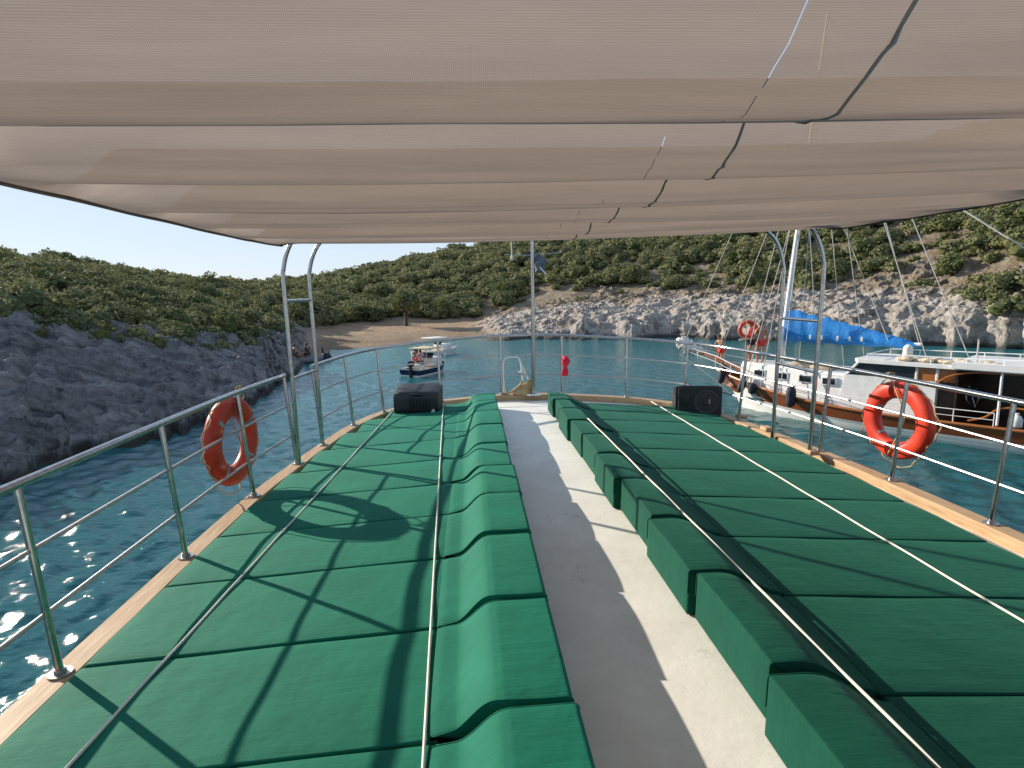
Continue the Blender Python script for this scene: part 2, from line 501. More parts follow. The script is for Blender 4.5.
def mat_terrain():
    m, nt, b = new_mat("limestone_shore")
    geo = nt.nodes.new("ShaderNodeNewGeometry")
    a = N(nt, "ShaderNodeAttribute", attribute_name='zone')     # r beach, g soil, b wet band / cracks
    sep = nt.nodes.new("ShaderNodeSeparateColor")
    nt.links.new(a.outputs['Color'], sep.inputs[0])

    def ramp(fac, stops):
        r = nt.nodes.new("ShaderNodeValToRGB")
        while len(r.color_ramp.elements) < len(stops):
            r.color_ramp.elements.new(0.5)
        for e, (p, c) in zip(r.color_ramp.elements, stops):
            e.position, e.color = p, (*c, 1)
        nt.links.new(fac, r.inputs[0])
        return r.outputs[0]

    def nz(scale, detail=6.0, rough=0.65):
        n = N(nt, "ShaderNodeTexNoise", Scale=scale, Detail=detail, Roughness=rough)
        nt.links.new(geo.outputs['Position'], n.inputs['Vector'])
        return n.outputs['Fac']

    def mix(f, x, y):
        k = N(nt, "ShaderNodeMix", data_type='RGBA')
        nt.links.new(f, k.inputs['Factor'])
        nt.links.new(x, k.inputs['A'])
        nt.links.new(y, k.inputs['B'])
        return k.outputs['Result']
    big = nz(0.22, 7.0, 0.7)
    rock = ramp(nz(0.9, 8.0, 0.72), [(0.30, (0.10, 0.09, 0.082)), (0.42, (0.32, 0.29, 0.26)), (0.56, (0.55, 0.50, 0.44)), (0.8, (0.58, 0.46, 0.34))])
    rust = ramp(big, [(0.5, (0, 0, 0)), (0.68, (0.55, 0.55, 0.55))])
    tan = ramp(nz(2.0), [(0.3, (0.26, 0.17, 0.10)), (0.7, (0.44, 0.31, 0.19))])
    rock = mix(rust, rock, tan)
    vr = nt.nodes.new("ShaderNodeVectorRotate")
    vr.rotation_type = 'EULER_XYZ'
    vr.inputs['Rotation'].default_value = (math.radians(18), math.radians(-14), math.radians(-66))
    nt.links.new(geo.outputs['Position'], vr.inputs['Vector'])
    vs_ = N(nt, "ShaderNodeVectorMath", operation='MULTIPLY')
    vs_.inputs[1].default_value = (0.22, 1.7, 2.6)
    nt.links.new(vr.outputs[0], vs_.inputs[0])
    st_ = N(nt, "ShaderNodeTexNoise", Scale=1.0, Detail=9.0, Roughness=0.7, Distortion=0.5)
    nt.links.new(vs_.outputs[0], st_.inputs['Vector'])
    left = ramp(st_.outputs['Fac'], [(0.32, (0.085, 0.088, 0.095)), (0.46, (0.21, 0.21, 0.215)), (0.62, (0.36, 0.345, 0.33)), (0.8, (0.40, 0.33, 0.26))])
    lf = N(nt, "ShaderNodeAttribute", attribute_name='grey')
    rock = mix(lf.outputs['Fac'], rock, left)
    soil = ramp(nz(1.3, 7.0), [(0.3, (0.14, 0.105, 0.07)), (0.5, (0.26, 0.205, 0.14)), (0.7, (0.38, 0.34, 0.29))])
    sand = ramp(nz(0.8, 7.0), [(0.3, (0.27, 0.185, 0.115)), (0.6, (0.41, 0.30, 0.20)), (0.8, (0.46, 0.36, 0.26))])
    dark = nt.nodes.new("ShaderNodeRGB")
    dark.outputs[0].default_value = (0.035, 0.032, 0.028, 1)
    c = mix(sep.outputs['Green'], rock, soil)
    c = mix(sep.outputs['Red'], c, sand)
    c = mix(sep.outputs['Blue'], c, dark.outputs[0])
    nt.links.new(c, b.inputs['Base Color'])
    b.inputs['Roughness'].default_value = 0.9
    b.inputs['Specular IOR Level'].default_value = 0.2
    hm = N(nt, "ShaderNodeMix", data_type='FLOAT')
    nt.links.new(lf.outputs['Fac'], hm.inputs['Factor'])
    nt.links.new(nz(2.6, 9.0, 0.75), hm.inputs['A'])
    nt.links.new(st_.outputs['Fac'], hm.inputs['B'])
    bp = N(nt, "ShaderNodeBump", Strength=1.0, Distance=0.4)
    nt.links.new(hm.outputs['Result'], bp.inputs['Height'])
    nt.links.new(bp.outputs[0], b.inputs['Normal'])
    return m


M['terrain'] = mat_terrain()


def mat_leaf(name, dark, light):
    m = bpy.data.materials.new(name)
    m.use_nodes = True
    nt = m.node_tree
    b = nt.nodes["Principled BSDF"]
    a = N(nt, "ShaderNodeAttribute", attribute_name='tint')
    oi = nt.nodes.new("ShaderNodeObjectInfo")
    ad = N(nt, "ShaderNodeMath", operation='ADD')
    m1 = N(nt, "ShaderNodeMath", operation='MULTIPLY')
    m1.inputs[1].default_value = 0.45
    nt.links.new(oi.outputs['Random'], m1.inputs[0])
    nt.links.new(a.outputs['Fac'], ad.inputs[0])
    nt.links.new(m1.outputs[0], ad.inputs[1])
    r = nt.nodes.new("ShaderNodeValToRGB")
    r.color_ramp.elements[0].position, r.color_ramp.elements[1].position = 0.0, 1.3 / 1.5
    r.color_ramp.elements[0].color, r.color_ramp.elements[1].color = (*dark, 1), (*light, 1)
    for ps, cc in ((0.22, (0.088, 0.118, 0.042)), (0.45, (0.155, 0.160, 0.060)), (0.66, (0.145, 0.170, 0.095))):
        e = r.color_ramp.elements.new(ps)
        e.color = (*cc, 1)
    nt.links.new(ad.outputs[0], r.inputs[0])
    nt.links.new(r.outputs[0], b.inputs['Base Color'])
    b.inputs['Roughness'].default_value = 0.75
    b.inputs['Specular IOR Level'].default_value = 0.08
    tr = nt.nodes.new("ShaderNodeBsdfTranslucent")
    nt.links.new(r.outputs[0], tr.inputs['Color'])
    mx = nt.nodes.new("ShaderNodeMixShader")
    mx.inputs[0].default_value = 0.28
    nt.links.new(b.outputs[0], mx.inputs[1])
    nt.links.new(tr.outputs[0], mx.inputs[2])
    nt.links.new(mx.outputs[0], nt.nodes["Material Output"].inputs[0])
    return m


M['leaf'] = mat_leaf("maquis_leaves", (0.044, 0.060, 0.025), (0.225, 0.225, 0.105))


# ------------------------------------------------------------------ mesh helpers
def catmull(pts, n=8, closed=False):
    P = [np.array(p, float) for p in pts]
    out = []
    L = len(P)
    rng = range(L) if closed else range(L - 1)
    for i in rng:
        if closed:
            p0, p1, p2, p3 = P[(i - 1) % L], P[i], P[(i + 1) % L], P[(i + 2) % L]
        else:
            p1, p2 = P[i], P[i + 1]
            p0 = P[i - 1] if i > 0 else 2 * p1 - p2
            p3 = P[i + 2] if i + 2 < L else 2 * p2 - p1
        for k in range(n):
            t = k / n
            out.append(0.5 * ((2 * p1) + (-p0 + p2) * t + (2 * p0 - 5 * p1 + 4 * p2 - p3) * t * t + (-p0 + 3 * p1 - 3 * p2 + p3) * t ** 3))
    if not closed:
        out.append(P[-1])
    return out


class MB:
    def __init__(self):
        self.v, self.f = [], []

    def add(self, vs, fs):
        o = len(self.v)
        self.v += [tuple(map(float, p)) for p in vs]
        self.f += [tuple(i + o for i in f) for f in fs]
        return self

    def box(self, c, s, rz=0.0, bevel=0.0, rot=None):
        bm = bmesh.new()
        bmesh.ops.create_cube(bm, size=1.0)
        for v in bm.verts:
            v.co = Vector((v.co.x * s[0], v.co.y * s[1], v.co.z * s[2]))
        if bevel:
            bmesh.ops.bevel(bm, geom=list(bm.edges), offset=bevel, segments=2, affect='EDGES', profile=0.5)
        mt = Matrix.Translation(c) @ (rot if rot is not None else Matrix.Rotation(rz, 4, 'Z'))
        self._bm(bm, mt)
        return self

    def _bm(self, bm, mt=Matrix()):
        bm.verts.index_update()
        self.add([mt @ v.co for v in bm.verts], [[v.index for v in f.verts] for f in bm.faces])
        bm.free()

    def tube(self, path, r, n=8, closed=False, cap=True):
        P = [Vector(p) for p in path]
        R = r if isinstance(r, (list, tuple)) else [r] * len(P)
        L = len(P)
        rings = []
        up = None
        for i in range(L):
            if closed:
                t = (P[(i + 1) % L] - P[i - 1]).normalized()
            else:
                t = (P[min(i + 1, L - 1)] - P[max(i - 1, 0)]).normalized()
            if up is None:
                a = Vector((0, 0, 1)) if abs(t.z) < 0.9 else Vector((1, 0, 0))
                up = (a - t * a.dot(t)).normalized()
            else:
                up = (up - t * up.dot(t))
                up = up.normalized() if up.length > 1e-6 else t.orthogonal().normalized()
            s = t.cross(up)
            rings.append([P[i] + (up * math.cos(2 * math.pi * k / n) + s * math.sin(2 * math.pi * k / n)) * R[i] for k in range(n)])
        vs = [p for g in rings for p in g]
        fs = []
        for i in range(L if closed else L - 1):
            j = (i + 1) % L
            for k in range(n):
                k2 = (k + 1) % n
                fs.append((i * n + k, i * n + k2, j * n + k2, j * n + k))
        if cap and not closed:
            fs.append(tuple(range(n))[::-1])
            fs.append(tuple((L - 1) * n + k for k in range(n)))
        return self.add(vs, fs)

    def loft(self, rings, close_ring=True, cap=False):
        n = len(rings[0])
        vs = [p for g in rings for p in g]
        fs = []
        for i in range(len(rings) - 1):
            for k in range(n if close_ring else n - 1):
                k2 = (k + 1) % n
                fs.append((i * n + k, i * n + k2, (i + 1) * n + k2, (i + 1) * n + k))
        if cap:
            fs.append(tuple(range(n))[::-1])
            fs.append(tuple((len(rings) - 1) * n + k for k in range(n)))
        return self.add(vs, fs)

    def ball(self, c, r, seg=12, rings=8, sq=(1, 1, 1)):
        bm = bmesh.new()
        bmesh.ops.create_uvsphere(bm, u_segments=seg, v_segments=rings, radius=1.0)
        self._bm(bm, Matrix.Translation(c) @ Matrix.Diagonal((r * sq[0], r * sq[1], r * sq[2], 1)))
        return self

    def cyl(self, a, b, r, n=16, r2=None):
        return self.tube([a, b], [r, r if r2 is None else r2], n)

    def prism(self, poly, h0, h1, mt=Matrix()):
        n = len(poly)
        vs = [mt @ Vector((p[0], p[1], h0)) for p in poly] + [mt @ Vector((p[0], p[1], h1)) for p in poly]
        fs = [tuple(range(n))[::-1], tuple(range(n, 2 * n))]
        fs += [(i, (i + 1) % n, n + (i + 1) % n, n + i) for i in range(n)]
        return self.add(vs, fs)

    def build(self, name, mat, parent=None, smooth=True, angle=40, origin=None, mt=None):
        me = bpy.data.meshes.new(name)
        vs = self.v
        if mt is not None:
            vs = [mt @ Vector(p) for p in vs]
        if origin is not None:
            o_ = Vector(origin)
            vs = [Vector(p) - o_ for p in vs]
        me.from_pydata([tuple(p) for p in vs], [], self.f)
        bm = bmesh.new()
        bm.from_mesh(me)
        bmesh.ops.recalc_face_normals(bm, faces=bm.faces)
        bm.to_mesh(me)
        bm.free()
        me.materials.append(M[mat] if isinstance(mat, str) else mat)
        if smooth:
            me.polygons.foreach_set('use_smooth', [True] * len(me.polygons))
            me.set_sharp_from_angle(angle=math.radians(angle))
        o = bpy.data.objects.new(name, me)
        COL.objects.link(o)
        if origin is not None:
            o.location = origin
        if parent is not None:
            o.parent = parent
            if origin is not None:
                o.location = Vector(origin) - parent.location
        return o


def tag(o, label=None, cat=None, group=None, kind=None):
    if label:
        o['label'] = label
    if cat:
        o['category'] = cat
    if group:
        o['group'] = group
    if kind:
        o['kind'] = kind
    return o


def thing(name, loc, label, cat, group=None, rz=0.0):
    o = bpy.data.objects.new(name, None)
    o.empty_display_size = 0.2
    COL.objects.link(o)
    o.location = loc
    o.rotation_euler = (0, 0, rz)
    return tag(o, label, cat, group)


def copy_tree(o, parent=None):
    c = o.copy()
    COL.objects.link(c)
    if parent is not None:
        c.parent = parent
    for ch in list(o.children):
        copy_tree(ch, c)
    return c


def np_mesh(name, verts, quads, mat, attrs=None, smooth=True):
    me = bpy.data.meshes.new(name)
    nv, nf = len(verts), len(quads)
    me.vertices.add(nv)
    me.vertices.foreach_set('co', np.asarray(verts, np.float32).ravel())
    k = quads.shape[1]
    me.loops.add(nf * k)
    me.loops.foreach_set('vertex_index', np.asarray(quads, np.int32).ravel())
    me.polygons.add(nf)
    me.polygons.foreach_set('loop_start', np.arange(0, nf * k, k, dtype=np.int32))
    me.update(calc_edges=True)
    me.polygons.foreach_set('use_smooth', np.full(nf, smooth))
    for an, (kind, data) in (attrs or {}).items():
        at = me.attributes.new(an, kind, 'POINT')
        if kind == 'FLOAT':
            at.data.foreach_set('value', np.asarray(data, np.float32))
        else:
            at.data.foreach_set('color', np.asarray(data, np.float32).ravel())
    me.materials.append(M[mat])
    o = bpy.data.objects.new(name, me)
    COL.objects.link(o)
    return o


# ================================================================== SETTING
# ---- terrain described per bearing: shore distance, top of the bare rock, skyline
def bearing(x):
    d = ray(x, 300)
    return math.atan2(d[0], d[1])


def slope(x, y):
    d = ray(x, y)
    return d[2] / math.hypot(d[0], d[1])


#        px,  shore y, rock top y, r1, skyline y, r2, beach, leftness
COLS = [(-1500, None, None, None, None, None, 0, 1),
        (-700, None, None, None, None, None, 0, 1),
        (-250, None, None, None, None, None, 0, 1),
        (0, 475, 324, 32, 255, 78, 0, 1), (60, 455, 322, 34, 262, 84, 0, 1), (120, 440, 334, 35, 272, 92, 0, 1),
        (180, 425, 341, 37, 280, 100, 0, 1), (230, 407, 343, 40, 285, 115, 0, 1), (260, 394, 340, 45, 287, 130, 0.1, 1),
        (285, 374, 337, 56, 284, 150, 0.12, 1), (305, 359, 336, 70, 281, 160, 0.45, 0.9), (330, 352, 334, 80, 278, 165, 0.9, 0.6), (350, 349, 332, 82, 274, 165, 1, 0.4),
        (400, 344, 331, 84, 264, 165, 1, 0.1), (440, 340, 327, 86, 255, 160, 1, 0), (475, 338, 322, 86, 248, 155, 0.55, 0),
        (510, 338, 314, 86, 240, 150, 0.15, 0), (560, 338, 304, 84, 228, 145, 0, 0), (620, 338, 300, 82, 216, 140, 0, 0),
        (680, 338, 297, 80, 204, 135, 0, 0), (760, 340, 292, 76, 186, 130, 0, 0), (850, 343, 290, 72, 160, 125, 0, 0),
        (940, 346, 290, 68, 135, 120, 0, 0), (1024, 349, 292, 62, 115, 112, 0, 0), (1300, None, None, None, None, None, 0, 0),
        (2200, None, None, None, None, None, 0, 0)]
_extra = {-1500: (19, 27, -0.2, 70, 8.5), -700: (18, 27, 0.2, 72, 8.5), -250: (19, 29, 0.6, 74, 8.0),
          1300: (44, 58, 3.0, 100, 24.0), 2200: (34, 50, 3.0, 90, 22.0)}
tab = []
for (px, yw, y1, r1, y2, r2, be, lf) in COLS:
    az = bearing(px)
    if px in _extra:
        rw, r1, z1, r2, z2 = _extra[px]
    else:
        p = on_z(px, yw, WATER)
        rw = math.hypot(p[0], p[1])
        z1 = EYE[2] + slope(px, y1) * r1
        z1 = max(z1, WATER + 0.75)
        z2 = EYE[2] + slope(px, y2) * r2 - 0.9
    tab.append((az, rw, r1, z1, r2, z2, be, lf))
tab = np.array(tab)


def tcol(az):
    return [np.interp(az, tab[:, 0], tab[:, k]) for k in range(1, 8)]


def smooth(x):
    x = np.clip(x, 0, 1)
    return x * x * (3 - 2 * x)


def ground0(az, r):
    """height without the small relief, plus masks"""
    rw, r1, z1, r2, z2, be, lf = tcol(az)
    wob = (vnoise(np.stack([az * 22, az * 0 + 3.1, az * 0], 1), 5) - 0.5) * 3.0 + (vnoise(np.stack([az * 75, az * 0 + 1.1, az * 0], 1), 9) - 0.5) * 1.6
    wob = wob * (1 - be) * np.clip(rw / 45, 0.45, 1)
    t = np.clip((r - rw - wob) / np.maximum(r1 - rw - wob, 1), -1, 1)
    expo = 0.55 + 0.35 * lf + 0.25 * be
    up = np.where(t > 0, np.abs(t) ** expo, t * 1.5)
    z = WATER + (z1 - WATER) * up
    t2 = np.clip((r - r1) / (r2 - r1), 0, 1)
    z = z + (z2 - z1) * (0.75 * t2 + 0.25 * t2 * (2 - t2)) * (r > r1)
    back = np.clip(r - r2, 0, None)
    z = z - 0.03 * back - 0.0008 * back ** 2
    return z, t, t2, be, lf, rw, r1, r2


azs = np.concatenate([np.linspace(tab[0, 0], bearing(-120), 90)[:-1], np.linspace(bearing(-120), bearing(1150), 1350), np.linspace(bearing(1150), tab[-1, 0], 90)[1:]])
T = np.concatenate([np.linspace(-0.35, 0, 14)[:-1], np.linspace(0, 1, 120)])           # shore to top of rock
T2 = np.concatenate([np.linspace(0, 1, 190)[1:] ** 1.3, 1 + np.linspace(0, 1, 14)[1:] * 0.8])
rows = []
for s, kind in [(t, 0) for t in T] + [(t, 1) for t in T2]:
    rw, r1, z1, r2, z2, be, lf = tcol(azs)
    rows.append(rw + (r1 - rw) * s if kind == 0 else r1 + (r2 - r1) * s)
Rr = np.array(rows)
A = np.broadcast_to(azs, Rr.shape)
az_f, r_f = A.ravel().copy(), Rr.ravel()
z, t, t2, be, lf, rw, r1, r2 = ground0(az_f, r_f)
x, y = np.sin(az_f) * r_f, np.cos(az_f) * r_f
P = np.stack([x, y, z], 1)
big = fbm(P * 0.16, 4, 21, True) - 0.55
w1, w2, wid = worley(P * np.array([0.55, 0.55, 0.8]) + fbm(P * 0.5, 3, 3)[:, None] * 0.9, 31)
s1, s2, sid = worley(P * np.array([1.5, 1.5, 2.0]) + fbm(P * 1.3, 2, 8)[:, None] * 0.6, 47)
fine = fbm(P * 2.6, 4, 61, True) - 0.5
ca_ = np.stack([P[:, 0] * 0.8 + P[:, 1] * 0.3, P[:, 1] * 0.5 - P[:, 0] * 0.3 + P[:, 2] * 0.6, P[:, 2] * 1.1 + P[:, 0] * 0.45], 1)
warp = fbm(P * 0.35, 3, 203)[:, None] * 1.6
r1_ = fbm(ca_ * 0.28 + warp, 6, 211, True) - 0.55
r2_ = fbm(ca_ * 1.0 + warp * 1.5, 5, 223, True) - 0.5
crag = 1.3 * big + 2.0 * r1_ + 0.55 * r2_ + 0.75 * (wid - 0.45) + 0.38 * (sid - 0.5) + 0.25 * fine
# left bank: tilted beds stepping down to the water
bed = P[:, 0] * 0.30 - P[:, 1] * 0.22 + P[:, 2] * 1.25 + 0.9 * fbm(P * 0.22, 3, 71)
bf = bed / 0.42
step = (bf - np.floor(bf))
sa = P[:, 1] * 0.86 + P[:, 0] * 0.35 - P[:, 2] * 0.35
sb = P[:, 0] * 0.8 - P[:, 1] * 0.35 + P[:, 2] * 0.9
sc_ = P[:, 2] * 1.0 + P[:, 0] * 0.1
stre = np.stack([sa * 0.22, sb * 1.25, sc_ * 0.8], 1) + 0.5 * fbm(P * 0.5, 3, 88)[:, None]
lay = fbm(stre, 5, 101, True) - 0.5
lay2 = fbm(np.stack([sa * 0.9, sb * 3.4, sc_ * 2.0], 1) + 0.8 * fbm(P * 1.1, 2, 89)[:, None], 4, 131, True) - 0.5
slab = 0.30 * big + 0.9 * lay + 0.70 * lay2 + 0.55 * (smooth(step * 1.6) - step) + 0.30 * fine + 0.12 * (sid - 0.5)
slab_old = 0.34 * (smooth(step * 1.6) - step) + 0.75 * big + 0.16 * fine + 0.16 * (sid - 0.5) + 0.12 * (wid - 0.5) - 0.28 * np.exp(-np.clip(w2 - w1, 0, 1) * 16) * (wid > 0.35)
rel = slab * lf + 0.62 * crag * (1 - lf)
in_rock = smooth((t + 0.25) / 0.3) * (1 - smooth(t2 / 0.05) * 0.85) * (1 - smooth((be - 0.15) / 0.6))
# bare outcrops on the right slope
outc = smooth((fbm(P * 0.085, 3, 91) - np.interp(az_f, [bearing(620), bearing(860)], [0.645, 0.59])) / 0.05) * (t2 > 0) * (1 - lf) * (1 - be) * (az_f > bearing(600))
in_rock = np.maximum(in_rock, outc)
dz = rel * in_rock * 0.85 + (1 - in_rock) * (fbm(P * 0.35, 5, 15) - 0.5) * 0.9 * (1 - be * 0.7)
dr = -rel * in_rock * 0.55
r_f2 = r_f + dr
V = np.stack([np.sin(az_f) * r_f2, np.cos(az_f) * r_f2, z + dz], 1)
nr, na = Rr.shape
idx = np.arange(nr * na).reshape(nr, na)
quads = np.stack([idx[:-1, :-1], idx[:-1, 1:], idx[1:, 1:], idx[1:, :-1]], -1).reshape(-1, 4)
zone = np.ones((len(V), 4))
zone[:, 0] = smooth((be - 0.2) / 0.5) * (1 - smooth((t2 - 0.005) / 0.04))
zone[:, 1] = np.clip(smooth(t2 / 0.1) * (1 - outc) + 0.9 * smooth((t - 0.72 + 0.5 * (fbm(P * 0.3, 3, 41) - 0.5)) / 0.2) * (1 - lf), 0, 1)
hw = V[:, 2] - WATER
zone[:, 2] = np.clip((1 - smooth((hw - 0.18) / 0.3)) * (1 - 0.75 * zone[:, 0]) * 0.9 , 0, 1)
terrain = np_mesh("hillside", V, quads, 'terrain', {'zone': ('FLOAT_COLOR', zone), 'grey': ('FLOAT', lf * (1 - be))})
tag(terrain, kind='structure', label='rocky limestone shore and scrub hillside around the bay', cat='hill')

# ---- water
waz = np.concatenate([np.linspace(-math.pi, bearing(-150), 120)[:-1], np.linspace(bearing(-150), bearing(1180), 900), np.linspace(bearing(1180), math.pi, 120)[1:]])
wr = 2.5 * (900 / 2.5) ** (np.linspace(0, 1, 1150))
WR, WA = np.meshgrid(wr, waz, indexing='ij')
wx, wy = WR * np.sin(WA), WR * np.cos(WA)
h = np.zeros_like(wx)
cell = WR * (math.log(900 / 2.5) / 1150)
rg = np.random.default_rng(5)
for k in range(80):
    lam = 0.13 * (9.0 ** rg.random())
    th = math.radians(205) + rg.normal(0, 0.75)
    amp = 0.0064 * lam ** 1.0
    fade = np.clip((lam / cell - 3) / 4, 0, 1)
    h += amp * fade * np.sin(2 * math.pi / lam * (wx * math.cos(th) + wy * math.sin(th)) + rg.random() * 6.28)
mod = 0.8 + 0.4 * fbm(np.stack([wx.ravel() * 0.12, wy.ravel() * 0.12, wx.ravel() * 0], 1), 2, 77).reshape(wx.shape)
h *= mod
# gentle: steepen crests
h = h + 2.0 * np.clip(h, 0, None) ** 2
rwv = np.interp(WA.ravel(), tab[:, 0], tab[:, 1]).reshape(WA.shape)
bev = np.interp(WA.ravel(), tab[:, 0], tab[:, 6]).reshape(WA.shape)
shal = np.clip(np.exp(-np.clip(rwv - WR, 0, None) / 14.0) * (0.2 + 0.8 * bev) + 0.30 * smooth((WR - 16) / 30), 0, 1)
WV = np.stack([wx.ravel(), wy.ravel(), WATER + h.ravel()], 1)
nr, na = WR.shape
idx = np.arange(nr * na).reshape(nr, na)
wq = np.stack([idx[:-1, :-1], idx[:-1, 1:], idx[1:, 1:], idx[1:, :-1]], -1).reshape(-1, 4)
water = np_mesh("water", WV, wq, 'water', {'shallow': ('FLOAT', shal.ravel())})
tag(water, kind='structure', label='rippled teal sea water of the bay', cat='water')


# ---- maquis shrubs
def bush_template(nleaf, seed, lobes=9, leaf=0.2, flat=0.7):
    rg = np.random.default_rng(seed)
    c = []
    for k in range(lobes):
        a, rr = rg.random() * 6.283, math.sqrt(rg.random()) * 0.62
        c.append((math.cos(a) * rr, math.sin(a) * rr, 0.28 + (0.62 - rr * 0.45) * rg.random() * flat * 1.3, 0.30 + 0.22 * rg.random()))
    c = np.array(c)
    vs, fs, ti = [], [], []
    # dense inner lumps
    for (cx, cy, cz, cr) in c:
        bm = bmesh.new()
        bmesh.ops.create_icosphere(bm, subdivisions=1, radius=cr * 0.74)
        o = len(vs)
        for v in bm.verts:
            k = 0.85 + 0.3 * rg.random()
            vs.append((cx + v.co.x * k, cy + v.co.y * k, cz + v.co.z * k * 0.85))
            ti.append(0.1 + 0.2 * rg.random())
        bm.verts.index_update()
        fs += [tuple(v.index + o for v in f.verts) + (f.verts[0].index + o,) for f in bm.faces]
        bm.free()
    pick = rg.integers(0, lobes, nleaf)
    lt = rg.random(lobes) * 0.35
    for i in range(nleaf):
        cx, cy, cz, cr = c[pick[i]]
        d = rg.normal(size=3)
        d /= np.linalg.norm(d)
        if d[2] < -0.5:
            d[2] = -d[2]
        p = np.array([cx, cy, cz]) + d * cr * (0.86 + 0.25 * rg.random())
        nrm = d + rg.normal(size=3) * 0.55
        nrm /= np.linalg.norm(nrm)
        u = np.cross(nrm, rg.normal(size=3))
        u /= np.linalg.norm(u)
        w = np.cross(nrm, u)
        s = leaf * (0.5 + rg.random() * 0.9)
        o = len(vs)
        vs += [tuple(p + u * s * 0.5), tuple(p + w * s * 0.32), tuple(p - u * s * 0.5), tuple(p - w * s * 0.32)]
        fs.append((o, o + 1, o + 2, o + 3))
        ti += [lt[pick[i]] + 0.45 * rg.random()] * 4
    return np.array(vs), fs, np.array(ti)


def tri_or_quad_mesh(name, vs, fs, ti, mat):
    me = bpy.data.meshes.new(name)
    ff = [tuple(dict.fromkeys(f)) for f in fs]
    me.from_pydata([tuple(p) for p in vs], [], ff)
    me.materials.append(M[mat])
    at = me.attributes.new('tint', 'FLOAT', 'POINT')
    at.data.foreach_set('value', np.asarray(ti, np.float32))
    return me


def ground_z(az, r):
    zz, *_ = ground0(np.array([az]), np.array([r]))
    return float(zz[0])


cands = []
rg = np.random.default_rng(23)
NB = 6400
caz = bearing(-420) + (bearing(1400) - bearing(-420)) * rg.random(NB)
crw, cr1, cz1, cr2, cz2, cbe, clf = tcol(caz)
cu = rg.random(NB) ** 0.85
cr = cr1 - 2.5 * (1 - cbe) + (cr2 + 10 - cr1 + 2.5) * cu
nbh = 120
caz[:nbh] = bearing(300) + (bearing(480) - bearing(300)) * rg.random(nbh)
crw[:nbh], cr1[:nbh], cz1[:nbh], cr2[:nbh], cz2[:nbh], cbe[:nbh], clf[:nbh] = tcol(caz[:nbh])
cr[:nbh] = cr1[:nbh] + 2.5 + 9 * rg.random(nbh)
cz, ct, ct2, *_r = ground0(caz, cr)
CP = np.stack([np.sin(caz) * cr, np.cos(caz) * cr, cz], 1)
on_right = (caz > bearing(600))
co = fbm(CP * 0.085, 3, 91)
bare = on_right & (co > np.interp(caz, [bearing(620), bearing(860)], [0.66, 0.595]))
strip = (caz > bearing(470)) & (ct2 < np.interp(caz, [bearing(470), bearing(640), bearing(760)], [0.12, 0.07, 0.0]))            # bare brown band above the rocks
right_low = on_right & (ct2 < 0.0)
dens = fbm(CP * 0.12, 2, 13)
keep = ~(bare & (rg.random(NB) > 0.08)) & ~(strip & (rg.random(NB) > 0.10)) & ~(right_low & (rg.random(NB) > 0.15)) & ~((cbe > 0.4) & (ct2 < 0.025))
keep &= ~(on_right & (dens < 0.36) & (rg.random(NB) > 0.45))
keep &= np.abs(caz - bearing(405)) + (ct2 > 0.06) > 0.02
size = (0.55 + 1.2 * rg.random(NB) ** 1.9) * np.interp(cr, [30, 60, 100, 160], [0.8, 1.05, 1.35, 1.75])
cl = [i for i in range(NB) if keep[i]]
# nearest, largest-looking shrubs inside the frame become individuals
def frame_x(p):
    v = p - EYE
    return 512 + FPX * v.dot(_R) / max(v.dot(_F), 1e-3), 384 - FPX * v.dot(_U) / max(v.dot(_F), 1e-3)


inview = []
for i in cl:
    fx, fy = frame_x(CP[i])
    if -15 < fx < 1040 and fy > (255 if fx < 300 else 238 - max(0, fx - 700) * 0.14):
        inview.append(i)
app = {i: size[i] / cr[i] for i in inview}
big_ones = set(sorted(inview, key=lambda i: -app[i])[:290])
TEMPL = [bush_template(800, 100 + k, 9 + k % 4, 0.15, 0.65 + 0.1 * (k % 3)) for k in range(7)]
SHR = [tri_or_quad_mesh("maquis_shrub", *TEMPL[k], 'leaf') for k in range(7)]
LOW = [bush_template(230, 200 + k, 8, 0.25, 0.7) for k in range(8)]


def shrub_words(fx):
    if fx < 290:
        return 'low dark green scrub bush above the grey rocks of the left shore', 'bushes on the left hillside'
    if fx < 520:
        return 'rounded olive green bush on the slope behind the beach', 'bushes behind the beach'
    return 'sunlit olive green bush on the rocky right hillside', 'bushes on the right hillside'


for i in sorted(big_ones):
    fx, fy = frame_x(CP[i])
    o = bpy.data.objects.new("scrub_bush", SHR[i % 7])
    COL.objects.link(o)
    s = size[i]
    o.location = (CP[i][0], CP[i][1], CP[i][2] - 0.15 * s)
    o.rotation_euler = (0, 0, random.random() * 6.28)
    o.scale = (s * 1.15, s * 1.15, s * (0.85 + 0.3 * random.random()))
    lab, grp = shrub_words(fx)
    tag(o, lab, 'bush', grp)
vsl, fsl, til = [], [], []
off = 0
for i in cl:
    if i in big_ones:
        continue
    tv, tf, tt = LOW[i % 8]
    s = size[i]
    a = random.random() * 6.28
    ca, sa = math.cos(a), math.sin(a)
    q = np.stack([(tv[:, 0] * ca - tv[:, 1] * sa) * s * 1.15, (tv[:, 0] * sa + tv[:, 1] * ca) * s * 1.15, tv[:, 2] * s * (0.85 + 0.3 * random.random())], 1)
    q = q + np.array([CP[i][0], CP[i][1], CP[i][2] - 0.15 * s])
    vsl.append(q)
    fsl.append(np.array(tf) + off)
    til.append(tt + 0.45 * random.random())
    off += len(tv)
fa = np.concatenate(fsl)
